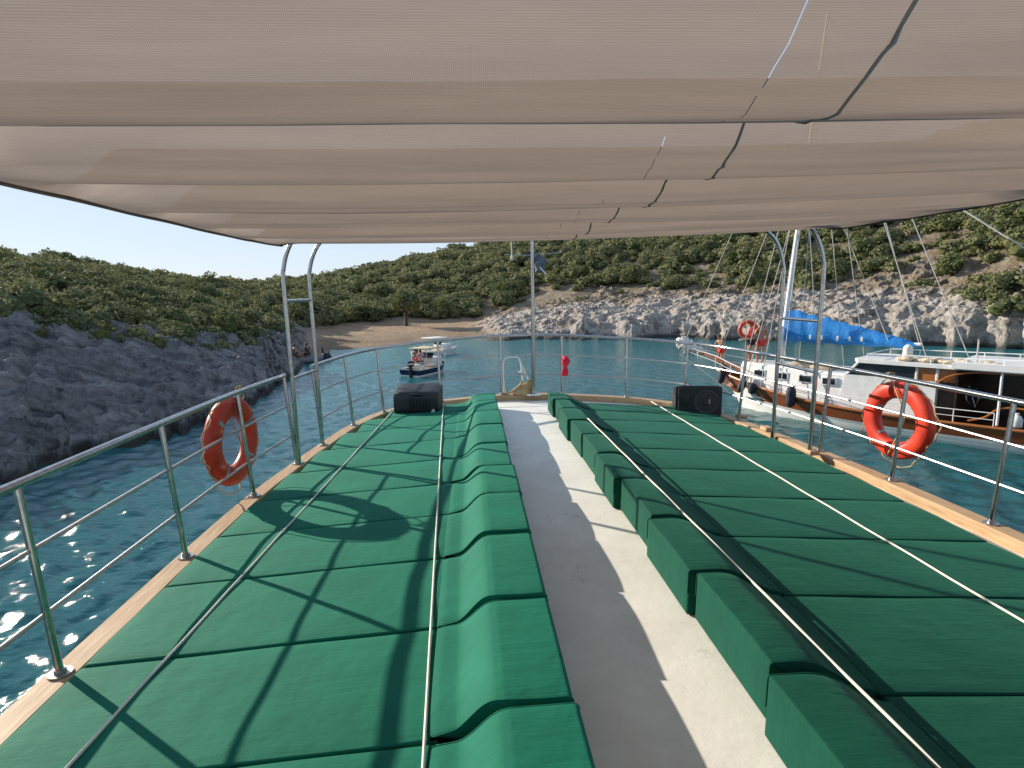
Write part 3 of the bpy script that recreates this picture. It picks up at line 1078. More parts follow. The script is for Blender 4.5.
# degenerate 4th corner marks triangles: split them out
tri = fa[:, 0] == fa[:, 3]
me = bpy.data.meshes.new("scrub_thicket")
va = np.concatenate(vsl)
me.vertices.add(len(va))
me.vertices.foreach_set('co', va.astype(np.float32).ravel())
tr3, q4 = fa[tri][:, :3], fa[~tri]
lp = np.concatenate([tr3.ravel(), q4.ravel()]).astype(np.int32)
me.loops.add(len(lp))
me.loops.foreach_set('vertex_index', lp)
me.polygons.add(len(tr3) + len(q4))
me.polygons.foreach_set('loop_start', np.concatenate([np.arange(len(tr3)) * 3, len(tr3) * 3 + np.arange(len(q4)) * 4]).astype(np.int32))
me.update(calc_edges=True)
at = me.attributes.new('tint', 'FLOAT', 'POINT')
at.data.foreach_set('value', np.concatenate(til).astype(np.float32))
me.materials.append(M['leaf'])
o = bpy.data.objects.new("scrub_thicket", me)
COL.objects.link(o)
tag(o, 'far mass of dark green scrub covering the hills', 'scrub', kind='stuff')

# two broad bushes and the lone tree at the back of the beach
for px, r, s, lab in ((302, 82, 3.4, 'broad low green bush left of the other on the back of the beach'),
                      (366, 86, 3.3, 'broad low green bush beside the lone tree at the back of the beach')):
    az = bearing(px)
    o = bpy.data.objects.new("beach_bush", SHR[2 if px < 330 else 4])
    COL.objects.link(o)
    o.location = (math.sin(az) * r, math.cos(az) * r, ground_z(az, r) - 0.3)
    o.scale = (s, s * 0.8, s * 0.72)
    o.rotation_euler = (0, 0, px)
    tag(o, lab, 'bush')
az = bearing(405)
r = 79.0
tz = ground_z(az, r)
tree = thing("beach_tree", (math.sin(az) * r, math.cos(az) * r, tz), 'lone leafy tree with a bare trunk standing on the beach', 'tree')
mb = MB()
mb.tube(catmull([(0, 0, -0.3), (0.05, 0, 0.8), (-0.05, 0.05, 1.7), (0.1, 0, 2.6)], 4), [0.26 - 0.012 * k for k in range(13)], 8)
for a in range(5):
    an = a * 1.3
    mb.tube([(0, 0, 1.5 + 0.2 * a), (0.7 * math.cos(an), 0.7 * math.sin(an), 2.5 + 0.2 * a), (1.2 * math.cos(an), 1.2 * math.sin(an), 3.2 + 0.25 * a)], [0.11, 0.08, 0.03], 6)
mb.build("trunk", 'bark', tree)
tv, tf, tt = bush_template(1100, 333, 14, 0.16, 1.2)
me = tri_or_quad_mesh("crown", tv * np.array([2.1, 2.1, 2.5]) + np.array([0, 0, 1.3]), tf, tt, 'leaf')
o = bpy.data.objects.new("crown", me)
COL.objects.link(o)
o.parent = tree

# ================================================================== OUR BOAT
toe_pts = [(-1.96, -6.0), (-1.95, -2.0), (-1.94, 1.0), (-1.935, 2.7), (-1.93, 4.0), (-1.90, 5.16), (-1.80, 6.15), (-1.715, 6.83), (-1.56, 7.8), (-1.32, 8.5), (-0.93, 8.95),
           (-0.47, 9.14), (0.46, 9.22), (1.43, 9.2), (2.42, 9.10), (3.05, 8.75), (3.42, 8.1), (3.56, 7.3), (3.68, 6.4), (3.77, 5.3), (3.80, 4.0), (3.82, 1.0), (3.83, -2.0), (3.84, -6.0)]
TOE = [np.array(p) for p in catmull([(a, b, 0) for a, b in toe_pts], 8)]


def toe_frames():
    out = []
    for i, p in enumerate(TOE):
        t = TOE[min(i + 1, len(TOE) - 1)] - TOE[max(i - 1, 0)]
        t = t / np.linalg.norm(t)
        nrm = np.array([-t[1], t[0], 0])          # outward (path runs port -> bow -> starboard)
        out.append((p, t, nrm))
    return out


TF = toe_frames()
boat = thing("tour_boat", (XC, 0, 0), 'white tour boat foredeck with pale wooden toe rail underfoot', 'boat')
# deck: cambered sheet bounded by the toe curve
mb = MB()
left = [p for p in TOE if p[0] < XC]
ys = np.linspace(-6, 9.2, 90)
port = np.array([p[:2] for p in TOE[:len(TOE) // 2 + 1]])
star = np.array([p[:2] for p in TOE[len(TOE) // 2:]])[::-1]
ring = []
for yv in ys:
    xl = np.interp(yv, np.maximum.accumulate(port[:, 1]), port[:, 0]) + 0.02
    xr = np.interp(yv, np.maximum.accumulate(star[:, 1]), star[:, 0]) - 0.02
    xs = np.linspace(xl, xr, 40)
    ring.append([(xv, yv, deck_z(xv)) for xv in xs])
mb.loft(ring, close_ring=False)
mb.build("deck", 'deck', boat, mt=Matrix.Translation((-XC, 0, 0)))
# hull topsides below the toe rail
mb = MB()
rings = []
for dzv, flare in ((-0.02, 0.0), (-0.6, -0.12), (-1.6, -0.35), (-2.6, -0.6), (-3.6, -0.9)):
    rings.append([(p + n * (0.01 + flare * (1.0 + 0.5 * max(0, (p[1] - 5) / 4))))[:2].tolist() + [deck_z(p[0]) + dzv] for p, t, n in TF])
mb.loft(rings, close_ring=False)
mb.build("hull", 'white_paint', boat, mt=Matrix.Translation((-XC, 0, 0)))
# toe rail: bevelled plank swept along the deck edge
mb = MB()
rings = []
prof = [(-0.075, -0.03), (-0.075, 0.068), (-0.065, 0.078), (0.065, 0.078), (0.075, 0.068), (0.075, -0.03)]
for p, t, n in TF:
    rings.append([(p + n * a)[:2].tolist() + [deck_z(p[0]) + 0.012 + b] for a, b in prof])
mb.loft(rings, close_ring=True, cap=True)
mb.build("toe_rail", 'toe', boat, mt=Matrix.Translation((-XC, 0, 0)), angle=30)
# wooden chocks on the starboard toe rail
for px, py in ((768, 428), (812, 451), (742, 416)):
    p = on_deck(px, py, 0.12)
    MB().box((p[0] - XC - 0.01, p[1], deck_z(p[0]) + 0.115), (0.11, 0.16, 0.05), bevel=0.012).build("toe_chock", 'toe', boat)


# ---- guard rails
def toe_at(yv, side):
    arr = port if side < 0 else star
    return np.interp(yv, np.maximum.accumulate(arr[:, 1]), arr[:, 0])


RT = 0.019


def guard_rail(path2d, posts, label, base_h=0.09, height=0.915, lean=0.075, lo_fr=(0.33, 0.665), skip_mid=False, endcap=True):
    """path2d: list of (point, outward) along the toe rail; posts: indices"""
    root = thing("guard_rail", (path2d[0][0][0], path2d[0][0][1], 0), label, 'railing', 'steel guard rails around the deck')
    o = root.location.copy()

    def pt(i, fr):
        p, n = path2d[i]
        q = p + n * lean * fr
        return np.array([q[0] - o.x, q[1] - o.y, deck_z(p[0]) + base_h + height * fr])
    mb = MB()
    mb.tube([pt(i, 1.0) for i in range(len(path2d))], RT * 1.15, 12)
    mb.build("top_rail", 'steel', root)
    for fr in lo_fr:
        MB().tube([pt(i, fr) for i in range(len(path2d))], 0.0105, 8).build("mid_rail", 'dull_steel', root)
    for i in posts:
        mb = MB()
        b, tp = pt(i, 0.0), pt(i, 0.985)
        mb.tube([b, b + (tp - b) * 0.5, tp], RT * 0.95, 12)
        s = mb.build("stanchion", 'steel', root)
        mb = MB()
        mb.cyl(b + np.array([0, 0, -0.001]), b + np.array([0, 0, 0.009]), 0.052, 20)
        mb.cyl(b + np.array([0, 0, 0.009]), b + np.array([0, 0, 0.03]), 0.026, 14)
        mb.build("base_flange", 'dull_steel', s)
    return root


def seg(pred):
    return [(np.array([p[0], p[1], 0]), n) for p, t, n in TF if pred(p)]


half = len(TF) // 2


def sub_path(i0, i1):
    return [(TF[i][0], TF[i][2]) for i in range(i0, i1 + 1)]


def nearest(yv, side):
    rngi = range(0, half) if side < 0 else range(half, len(TF))
    return min(rngi, key=lambda i: abs(TF[i][0][1] - yv) + (0 if TF[i][0][1] < 9 else 0.0))


# finer resample so posts can sit exactly
fine_toe = []
for i in range(len(TF) - 1):
    for k in range(6):
        a = k / 6
        fine_toe.append((TF[i][0] * (1 - a) + TF[i + 1][0] * a, TF[i][2] * (1 - a) + TF[i + 1][2] * a))
fine_toe.append((TF[-1][0], TF[-1][2]))
FH = len(fine_toe) // 2


def idx_y(yv, side):
    rngi = range(0, FH) if side < 0 else range(FH, len(fine_toe))
    return min(rngi, key=lambda i: abs(fine_toe[i][0][1] - yv))


def idx_x(xv):
    rngi = [i for i in range(len(fine_toe)) if fine_toe[i][0][1] > 8.6]
    return min(rngi, key=lambda i: abs(fine_toe[i][0][0] - xv))


def rail_between(i0, i1, post_idx, label, step=3):
    ids = sorted(set(list(range(i0, i1 + 1, step)) + [i1] + post_idx))
    path = [fine_toe[i] for i in ids]
    return guard_rail(path, [ids.index(i) for i in post_idx], label)


lp = [idx_y(v, -1) for v in (-1.6, 0.9, 2.71, 3.96, 5.16, 6.13)]
rail_between(idx_y(-3.0, -1), idx_y(6.15, -1), lp, 'stainless steel guard rail along the left side holding a red life ring')
bp_ = [idx_y(6.87, -1), idx_y(7.85, -1), idx_x(-1.28), idx_x(-0.47), idx_x(0.47), idx_x(1.43), idx_x(2.42), idx_x(3.2)]
rail_between(idx_y(6.85, -1), idx_y(8.55, 1), bp_, 'curved stainless steel guard rail around the bow beside the flagpole')
rp = [idx_y(v, 1) for v in (7.55, 6.02, 4.98, 3.97, 2.0, 0.0, -1.6)]
rail_between(idx_y(8.5, 1), idx_y(-3.0, 1), rp, 'stainless steel guard rail along the right side holding an orange life ring')


# ---- canopy frame ladders (tall hoops)
def ladder(side, ya, yb, rungs, label):
    xa, xb = (3.52, 3.54) if side > 0 else (-1.785, -1.715)
    s = -side
    root = thing("canopy_arch", (xa, ya, deck_z(xa) + (0.09 if side < 0 else 0.012)), label, 'canopy support', 'steel canopy supports at the deck sides')
    zt = 2.20 - root.location.z

    def post(dx, dy):
        lean = 0.03 * side
        return catmull([(dx, dy, 0), (dx + lean * 0.5, dy, zt * 0.45), (dx + lean, dy, zt - 0.42), (dx + lean + 0.012 * s, dy, zt - 0.26), (dx + lean + 0.055 * s, dy, zt - 0.11),
                        (dx + lean + 0.13 * s, dy, zt + 0.02), (dx + lean + 0.25 * s, dy, zt + 0.12), (dx + lean + 0.45 * s, dy, zt + 0.20), (dx + lean + 0.8 * s, dy, zt + 0.24)], 6)
    pa, pb = post(0, 0), post(xb - xa, yb - ya)
    for p in (pa, pb):
        q = MB().tube(p, 0.022, 12).build("post", 'steel', root)
        b = np.array(p[0])
        MB().cyl(b + [0, 0, -0.001], b + [0, 0, 0.01], 0.05, 20).build("base_flange", 'dull_steel', q)
    for zr in rungs:
        def inter(p):
            zs = [v[2] for v in p[:30]]
            k = min(range(len(zs)), key=lambda i: abs(zs[i] - zr))
            return np.array(p[k])
        a, b = inter(pa), inter(pb)
        a[2] = b[2] = zr
        MB().tube([a, b], 0.017, 10).build("rung", 'steel', root)
    return root


ladder(-1, 6.15, 6.86, (0.88, 1.66), 'tall stainless canopy support of two curved tubes at the left rail')
ladder(1, 5.86, 6.67, (0.94, 1.46), 'tall stainless canopy support of two curved tubes at the right rail')


# ---- sun mattresses
def round_poly(poly, r, n=4):
    out = []
    L = len(poly)
    for i in range(L):
        p0, p1, p2 = np.array(poly[i - 1], float), np.array(poly[i], float), np.array(poly[(i + 1) % L], float)
        a, b = p0 - p1, p2 - p1
        la, lb = np.linalg.norm(a), np.linalg.norm(b)
        rr = min(r, la * 0.45, lb * 0.45)
        q0, q1 = p1 + a / la * rr, p1 + b / lb * rr
        for k in range(n + 1):
            t = k / n
            out.append((1 - t) ** 2 * q0 + 2 * t * (1 - t) * p1 + t * t * q1)
    return np.array(out)


def cushion(name, prof, y0, y1, parent, seed, er=0.022, ny=14, rad=0.02, puff=0.006, mat='green', bow=0.0, bx=0.0):
    """prof: xz polygon (in boat x, height above deck); swept along y with rounded ends"""
    pts = round_poly(prof, rad)
    # resample long spans so the cloth can sag
    dense = []
    for i in range(len(pts)):
        a, b = pts[i], pts[(i + 1) % len(pts)]
        k = max(1, int(np.linalg.norm(b - a) / 0.09))
        for j in range(k):
            dense.append(a + (b - a) * j / k)
    pts = np.array(dense)
    L = len(pts)
    tn = np.roll(pts, -1, 0) - np.roll(pts, 1, 0)
    tn /= np.linalg.norm(tn, axis=1)[:, None] + 1e-9
    nr_ = np.stack([tn[:, 1], -tn[:, 0]], 1)
    area = 0.5 * np.sum(pts[:, 0] * np.roll(pts[:, 1], -1) - np.roll(pts[:, 0], -1) * pts[:, 1])
    if area < 0:
        nr_ = -nr_
    st = []
    for k in range(5):
        a = k / 4 * math.pi / 2
        st.append((y0 + er * (1 - math.sin(a)) if False else y0 + er * (1 - math.cos(a)), er * (1 - math.sin(a))))
    inner = np.linspace(y0 + er, y1 - er, ny)[1:-1]
    st += [(v, 0.0) for v in inner]
    st += [(y1 - (s[0] - y0), s[1]) for s in st[:5][::-1]]
    rings = []
    rgc = np.random.default_rng(seed)
    ph = rgc.random(4) * 6
    cy = 0.5 * (y0 + y1)
    for (yv, ins) in st:
        q = pts - nr_ * ins
        g = []
        for (xv, zv) in q:
            up = 1.0 if zv > 0.06 else 0.0
            ee = 1 - abs((yv - cy) / (0.5 * (y1 - y0))) ** 3
            bul = puff * ee * up + 0.0025 * up * math.sin(xv * 7 + ph[0]) * math.sin(yv * 9 + ph[1])
            wy = max(0.0, 1 - (yv - y0) / (y1 - y0)) ** 5
            g.append((xv, yv + bow * wy * math.exp(-((xv - bx) / 0.085) ** 2), zv + bul + deck_z(xv)))
        rings.append(g)
    mb = MB()
    mb.loft(rings, close_ring=True, cap=True)
    o = mb.build(name, mat, parent, mt=Matrix.Translation(-parent.location), angle=60)
    if bow or name == 'headrest':
        for ye, sg in ((y0, 1), (y1, -1)):
            ln = []
            for (xv, zv) in pts:
                if zv > 0.05 and 0.03 < zv:
                    wy = 1.0 if sg > 0 else 0.0
                    ln.append((xv, ye + sg * 0.004 + bow * wy * math.exp(-((xv - bx) / 0.085) ** 2), zv - 0.003 + deck_z(xv)))
            k0 = max(range(len(ln)), key=lambda i: np.hypot(ln[i][0] - ln[i - 1][0], ln[i][2] - ln[i - 1][2]))
            ln = ln[k0:] + ln[:k0]
            w_ = MB().tube(ln, 0.0042, 6).build("piping", mat, o, mt=Matrix.Translation(-parent.location), angle=80)
    return o


ORD = ['first', 'second', 'third', 'fourth', 'fifth', 'sixth', 'seventh', 'eighth', 'ninth', 'tenth', 'eleventh']


def scurve(a, b, za, zb, n=8):
    return [(a + (b - a) * k / n, za + (zb - za) * (k / n) ** 2 * (3 - 2 * k / n)) for k in range(n + 1)]


seamsL = [0.45, 1.20, 1.955, 2.70, 3.47, 4.20, 4.93, 5.70, 6.55, 7.34, 8.12, 8.52]
seamsL = [0.45, 1.20, 1.955, 2.70, 3.47, 4.20, 4.93, 5.70, 6.52, 7.30, 8.02, 8.62]
for k in range(1, len(seamsL) - 1):
    y0, y1 = seamsL[k] + 0.008, seamsL[k + 1] - 0.008
    jx = random.uniform(-0.012, 0.012)
    jy = random.uniform(-0.004, 0.004)
    xo = max(toe_at(y0, -1), toe_at(min(y1, 9.0), -1)) + 0.095
    if k == 10:
        lab = 'green sun mattress at the bow end of the left row beside the speaker'
    else:
        lab = '%s green sun mattress from the camera in the left row' % ORD[k - 1]
    root = thing("sun_mattress", (xo, 0.5 * (y0 + y1), deck_z(xo)), lab, 'mattress', 'green sun mattresses in the left row')
    pad = [(xo, 0.004), (-0.135 + jx, 0.004), (-0.135 + jx, 0.116), (xo, 0.112)]
    cushion("pad", pad, y0 + jy, y1 + jy, root, k, er=0.009)
    shy = -0.012 * (k % 2)
    hx = jx + 0.0
    hz = random.uniform(-0.012, 0.012)
    gp = random.uniform(0.004, 0.022)
    head = [(-0.12 + hx, 0.004), (0.345 + hx, 0.004), (0.35 + hx, 0.222 + hz), (0.335 + hx, 0.236 + hz), (0.10 + hx, 0.246 + hz)] + scurve(-0.095 + hx, 0.085 + hx, 0.132, 0.243 + hz, 10)[::-1][1:] + [(-0.15 + hx, 0.1275), (-0.185 + hx, 0.119), (-0.175 + hx, 0.112), (-0.125 + hx, 0.108)]
    cushion("headrest", head, y0 - 0.002 + shy, y1 - gp + shy, root, k + 50, er=0.014, rad=0.010, bow=random.uniform(0.03, 0.06), bx=0.0)

seamsR = [0.50, 1.27, 2.03, 2.81, 3.58, 4.365, 5.11, 5.815, 6.52, 7.20, 7.82, 8.34]
for k in range(1, len(seamsR) - 1):
    y0, y1 = seamsR[k] + 0.007, seamsR[k + 1] - 0.007
    jx = random.uniform(-0.02, 0.02)
    xo = 3.45 - 0.012 * max(0, 4 - y0) - max(0, y1 - 6.8) * 0.12
    if k == 10:
        lab = 'green sun mattress at the bow end of the right row beside the speaker'
    else:
        lab = '%s green sun mattress from the camera in the right row' % ORD[k - 1]
    root = thing("sun_mattress", (xo, 0.5 * (y0 + y1), deck_z(xo)), lab, 'mattress', 'green sun mattresses in the right row')
    pad = [(1.58 + jx, 0.004), (xo, 0.004), (xo, 0.106), (1.58 + jx, 0.112)]
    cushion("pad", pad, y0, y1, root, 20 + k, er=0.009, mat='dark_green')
    g = (0.006, 0.05, 0.012, 0.04, 0.004, 0.03)[k % 6]
    hx = (0.0, -0.025, 0.02, -0.01, 0.03, -0.02, 0.01)[k % 7]
    head = [(1.575 + jx, 0.004), (1.575 + jx, 0.126)] + scurve(1.26 + jx, 1.56 + jx, 0.250, 0.130, 8)[::-1] + [(1.23 + jx, 0.253), (1.10 + hx, 0.253), (1.095 + hx, 0.004)]
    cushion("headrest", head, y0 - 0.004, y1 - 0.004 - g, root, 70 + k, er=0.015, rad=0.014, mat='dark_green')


# ---- lines stretched over the mattresses
def deck_line(a, b, label, r=0.0065, hx=0.0):
    """a, b: (x, y) on the deck; lies on the cushions, lifted where the headrests rise"""
    n = 60
    pts = []
    for k in range(n + 1):
        t = k / n
        xv, yv = a[0] + (b[0] - a[0]) * t, a[1] + (b[1] - a[1]) * t
        zz = 0.1225
        if 1.3 < xv < 1.6:
            u_ = (1.56 - xv) / 0.30
            u_ = min(1, max(0, u_))
            zz = 0.137 + 0.125 * u_ * u_ * (3 - 2 * u_)
        pts.append((xv, yv, deck_z(xv) + zz + hx + 0.002 * math.sin(yv * 8)))
    o = MB().tube(pts, r, 8).build("mattress_rope", 'rope', origin=pts[0])
    return tag(o, label, 'rope', 'ropes stretched over the sun mattresses')


deck_line((-1.60, 0.0), (-1.09, 8.6), 'white rope stretched along the left row near the left guard rail')
deck_line((-0.135, 0.0), (-0.40, 8.6), 'white rope stretched along the left row where the headrests begin', hx=0.006)
deck_line((1.47, 0.0), (1.255, 8.3), 'white rope stretched along the right row over the headrest ends', hx=0.006)
deck_line((2.685, 0.0), (2.67, 8.6), 'white rope stretched along the middle of the right row')


# ---- life rings
def life_ring(center, yaw, tilt, label, label_rope_side):
    root = thing("life_ring", center, label, 'life ring', 'life rings on the guard rails')
    mt = Matrix.Rotation(yaw, 4, 'Z') @ Matrix.Rotation(tilt, 4, 'X')
    R0, a, b = 0.298, 0.086, 0.062         # flattened section
    rings = []
    for i in range(56):
        th = 2 * math.pi * i / 56
        er = np.array([0, math.cos(th), math.sin(th)])
        g = []
        for k in range(18):
            ph = 2 * math.pi * k / 18
            cc, ss = math.cos(ph), math.sin(ph)
            cr_, sr_ = abs(cc) ** 0.85 * (1 if cc > 0 else -1), abs(ss) ** 0.85 * (1 if ss > 0 else -1)
            g.append(mt @ Vector(er * (R0 + a * cr_) + np.array([b * sr_, 0, 0])))
        rings.append(g)
    rings.append(rings[0])
    mb = MB()
    vs = [p for g in rings[:-1] for p in g]
    fs = []
    for i in range(56):
        for k in range(18):
            fs.append((i * 18 + k, i * 18 + (k + 1) % 18, ((i + 1) % 56) * 18 + (k + 1) % 18, ((i + 1) % 56) * 18 + k))
    mb.add(vs, fs)
    mb.build("ring", 'orange', root, angle=60)
    for q in (0.6, 2.5, 4.0, 5.6):
        rr = []
        for i in range(7):
            th = q + (i - 3) * 0.020
            er = np.array([0, math.cos(th), math.sin(th)])
            g = []
            for k in range(10):
                ph = math.pi * (0.5 + 0.55 * k / 9) if label_rope_side > 0 else math.pi * (1.05 - 0.55 * k / 9)
                if label_rope_side < 0:
                    ph = math.pi - ph + math.pi * 0.5
                    ph = math.pi * (0.35 + 0.6 * k / 9)
                else:
                    ph = math.pi * (0.65 + 0.6 * k / 9)
                cc, ss = math.cos(ph), math.sin(ph)
                cr_, sr_ = abs(cc) ** 0.85 * (1 if cc > 0 else -1), abs(ss) ** 0.85 * (1 if ss > 0 else -1)
                g.append(mt @ Vector(er * (R0 + (a + 0.0025) * cr_) + np.array([(b + 0.0025) * sr_, 0, 0])))
            rr.append(g)
        MB().loft(rr, close_ring=False).build("tape_band", 'grey_tape', root, angle=60)
    # grab line looping around the outside, slack between four points
    pts = []
    for i in range(97):
        th = 2 * math.pi * i / 96 + 0.6
        u = (i % 24) / 24
        rad = R0 + a + 0.006 + 0.035 * math.sin(math.pi * u) ** 2 * (1 + 0.5 * math.sin(i // 24 * 2.1))
        sag = -0.05 * math.sin(math.pi * u) ** 2
        pts.append(mt @ Vector((0.02 * math.sin(i * 0.9), math.cos(th) * rad, math.sin(th) * rad + sag)))
    MB().tube(pts, 0.0055, 6, closed=True).build("grab_line", 'yellow_rope', root)
    return root, mt


lc = at_y(232, 441, 5.18)
root, mt = life_ring((lc[0], lc[1], lc[2]), math.radians(-8), math.radians(-3), 'red life ring hanging outside the left guard rail', -1)
sgn = 1
hang = [(0.07, 0.10, 0.40), (0.03, 0.08, 0.36), (-0.02, 0.06, 0.20), (0.05, 0.03, 0.02), (0.07, 0.0, -0.12), (0.0, -0.1, -0.28), (0.02, 0.05, -0.35)]
MB().tube(catmull(hang, 6), 0.006, 6).build("lashing", 'yellow_rope', root)
MB().tube(catmull([(0.07, 0.12, 0.41), (0.06, 0.2, 0.36), (-0.02, 0.3, 0.22), (0.03, 0.34, 0.0), (0.07, 0.2, -0.2)], 6), 0.006, 6).build("lashing", 'yellow_rope', root)
MB().tube(catmull([(0.09, 0.1, 0.43), (0.05, 0.1, 0.46), (0.03, 0.1, 0.41), (0.09, 0.13, 0.40), (0.06, 0.13, 0.46), (0.05, 0.07, 0.38)], 5), 0.007, 6).build("lashing", 'yellow_rope', root)
rc = at_y(898, 420, 5.42)
root, mt = life_ring((rc[0], rc[1], rc[2]), math.radians(10), math.radians(-3), 'orange life ring hanging outside the right guard rail', 1)
MB().tube(catmull([(-0.09, 0.06, 0.42), (-0.08, 0.0, 0.36), (-0.075, -0.16, 0.12), (-0.09, -0.2, 0.06), (-0.075, -0.10, -0.15), (-0.07, 0.0, -0.33), (0.0, 0.02, -0.37)], 6), 0.007, 6).build("lashing", 'yellow_rope', root)
MB().tube(catmull([(-0.09, 0.06, 0.42), (-0.05, 0.2, 0.33), (0.0, 0.36, 0.2), (0.0, 0.40, 0.1), (0.0, 0.35, -0.12), (0.0, 0.2, -0.34)], 6), 0.006, 6).build("lashing", 'yellow_rope', root)
MB().tube(catmull([(-0.09, 0.08, 0.42), (-0.11, 0.03, 0.46), (-0.06, 0.02, 0.45), (-0.07, 0.09, 0.41), (-0.11, 0.07, 0.46)], 5), 0.008, 6).build("lashing", 'yellow_rope', root)


# ---- loudspeakers lying on their sides
def speaker(loc, rz, label):
    root = thing("loudspeaker", loc, label, 'speaker', 'black loudspeakers on the foredeck', rz)
    W, D, H = 0.62, 0.40, 0.455
    # plan outline: wide baffle at -Y, narrow back
    rings = []
    for xx in np.linspace(-W / 2, W / 2, 9):
        e = 0.018 if abs(xx) > W / 2 - 0.001 else 0.0
        pr = [(-D / 2 + e, e), (-D / 2 + e, H - e), (D / 2 - 0.05 - e, H - 0.07 - e), (D / 2 - e, H - 0.16), (D / 2 - e, 0.14), (D / 2 - 0.06 - e, 0.02 + e)]
        rp_ = round_poly(pr, 0.025, 3)
        rings.append([(xx, q[0], q[1]) for q in rp_])
    MB().loft(rings, cap=True).build("cabinet", 'black_plastic', root, angle=35)
    mb = MB()
    mb.box((0, -D / 2 - 0.006, H / 2), (W - 0.07, 0.018, H - 0.06), bevel=0.008)
    mb.build("grille", 'black_mesh', root)
    cy_ = [(0.12, -D / 2 - 0.016, H / 2)]
    mb = MB()
    c = Vector((0.10, -D / 2 - 0.013, H / 2))
    mb.tube([c + Vector((0.155 * math.cos(a), 0, 0.155 * math.sin(a))) for a in np.linspace(0, 2 * math.pi, 40)[:-1]], 0.013, 8, closed=True)
    w = mb.build("woofer", 'woofer_rim', root)
    rg_ = []
    for rr, dy in ((0.145, -0.004), (0.10, -0.006), (0.05, -0.008), (0.045, -0.02), (0.0, -0.026)):
        rg_.append([c + Vector((rr * math.cos(a), dy, rr * math.sin(a))) for a in np.linspace(0, 2 * math.pi, 32)[:-1]])
    MB().loft(rg_).build("cone", 'woofer_cone', w)
    MB().box(c + Vector((0.035, -0.030, 0.01)), (0.022, 0.006, 0.07), bevel=0.002).build("badge", 'grey_tape', root)
    mb = MB()
    for q in range(1):
        mb.box((-0.19, -D / 2 - 0.014, H / 2 + 0.03), (0.13, 0.012, 0.17), bevel=0.004)
        mb.box((-0.19, -D / 2 - 0.022, H / 2 + 0.03), (0.08, 0.012, 0.10), bevel=0.004)
    mb.build("horn", 'black_plastic', root)
    mb = MB()
    mb.box((-0.02, D / 2 - 0.028, H - 0.115), (0.17, 0.02, 0.06), bevel=0.006, rot=Matrix.Rotation(-0.95, 4, 'X'))
    mb.build("handle", 'black_mesh', root)
    rp2 = MB().box((-0.06, D / 2 + 0.002, 0.22), (0.34, 0.012, 0.18), bevel=0.004).build("rear_panel", 'black_mesh', root)
    for q in range(7):
        MB().box((-0.19 + q * 0.045, D / 2 + 0.012, 0.22), (0.012, 0.03, 0.15), bevel=0.004).build("heat_fin", 'black_plastic', rp2)
    MB().box((-0.24, D / 2 + 0.002, 0.12), (0.05, 0.008, 0.06), bevel=0.002).build("sticker", 'white_cloth', root)
    return root


p = on_deck(420, 411, 0.0)
speaker((-0.73, 8.36, deck_z(-0.73) + 0.02), math.radians(172), 'black loudspeaker turned away at the bow end of the left row')
p = on_deck(695, 410, 0.0)
speaker((3.17, 8.12, deck_z(3.17) + 0.03), math.radians(-12), 'black loudspeaker facing the camera at the bow end of the right row')

# ---- flagpole at the bow
fp = thing("flagpole", (0.97, 9.13, 0.09), 'slim steel flagpole with a limp grey pennant standing at the bow', 'flagpole')
MB().tube([(0, 0, 0), (0.0, 0, 1.5), (0.005, 0, 3.3)], [0.030, 0.027, 0.022], 12).build("pole", 'steel', fp)
MB().box((0, -0.02, 0.008), (0.20, 0.17, 0.016), bevel=0.004).build("base_plate", 'white_metal', fp)
MB().tube([(-0.42, 0, 2.13), (0.0, 0.028, 2.12), (0.45, 0, 2.16)], 0.006, 6).build("crossbar", 'dull_steel', fp)
mb = MB()
rings = []
for i in range(9):
    u = i / 8
    rings.append([(0.03 + 0.20 * u * (1 - 0.3 * v) + 0.02 * math.sin(v * 9), 0.035 * math.sin(u * 7 + v * 3), 2.20 - 0.34 * v - 0.16 * u * (1 - v)) for v in np.linspace(0, 1, 8)])
mb.loft(rings, close_ring=False)
fl = mb.build("pennant", 'pennant', fp)
sm = fl.modifiers.new("thick", 'SOLIDIFY')
sm.thickness = 0.003
MB().tube([(0.10, -0.01, 1.95), (0.2, -0.02, 1.84)], 0.012, 8).build("toggle", 'white_metal', fp)
pr = at_y(511, 236, 8.6)
pe = at_y(512, 258, 8.6)
o = MB().tube([pr + [0, 0, 0.5], pr, pe], 0.009, 8)
o.ball(pe, 0.022, 10, 8, (1, 1, 1.8))
tag(o.build("hanging_line", 'rope', origin=pr), 'short white line end hanging below the canopy edge near the flagpole', 'rope')

# ---- bow: white anchor hoop with rope heap, red cloth
ah = thing("anchor_hoop", (0.62, 9.24, 0.09), 'white tube hoop over the anchor at the bow beside the flagpole', 'anchor hoop')
MB().tube(catmull([(-0.10, 0, 0), (-0.11, 0, 0.40), (-0.09, 0, 0.54), (-0.03, 0, 0.575), (0.10, 0, 0.58), (0.15, 0, 0.55), (0.20, 0.02, 0.42), (0.30, 0.02, 0.20)], 6), 0.015, 10).build("hoop", 'white_metal', ah)
MB().tube([(0.17, 0.02, 0.50), (0.19, 0.02, 0.30), (0.22, 0.02, 0.0)], 0.014, 8).build("brace", 'white_metal', ah)
MB().box((0.16, 0.02, 0.34), (0.07, 0.03, 0.02), bevel=0.004).build("latch", 'white_metal', ah)
rh = MB()
for k in range(7):
    rr = 0.13 - 0.017 * k
    ring_ = [(0.80 + rr * 1.1 * math.cos(a) + 0.02 * k, 9.22 + rr * 0.7 * math.sin(a), 0.105 + 0.030 * k + 0.012 * math.sin(a * 2 + k)) for a in np.linspace(0, 2 * math.pi, 24)[:-1]]
    rh.tube(ring_, 0.018, 7, closed=True)
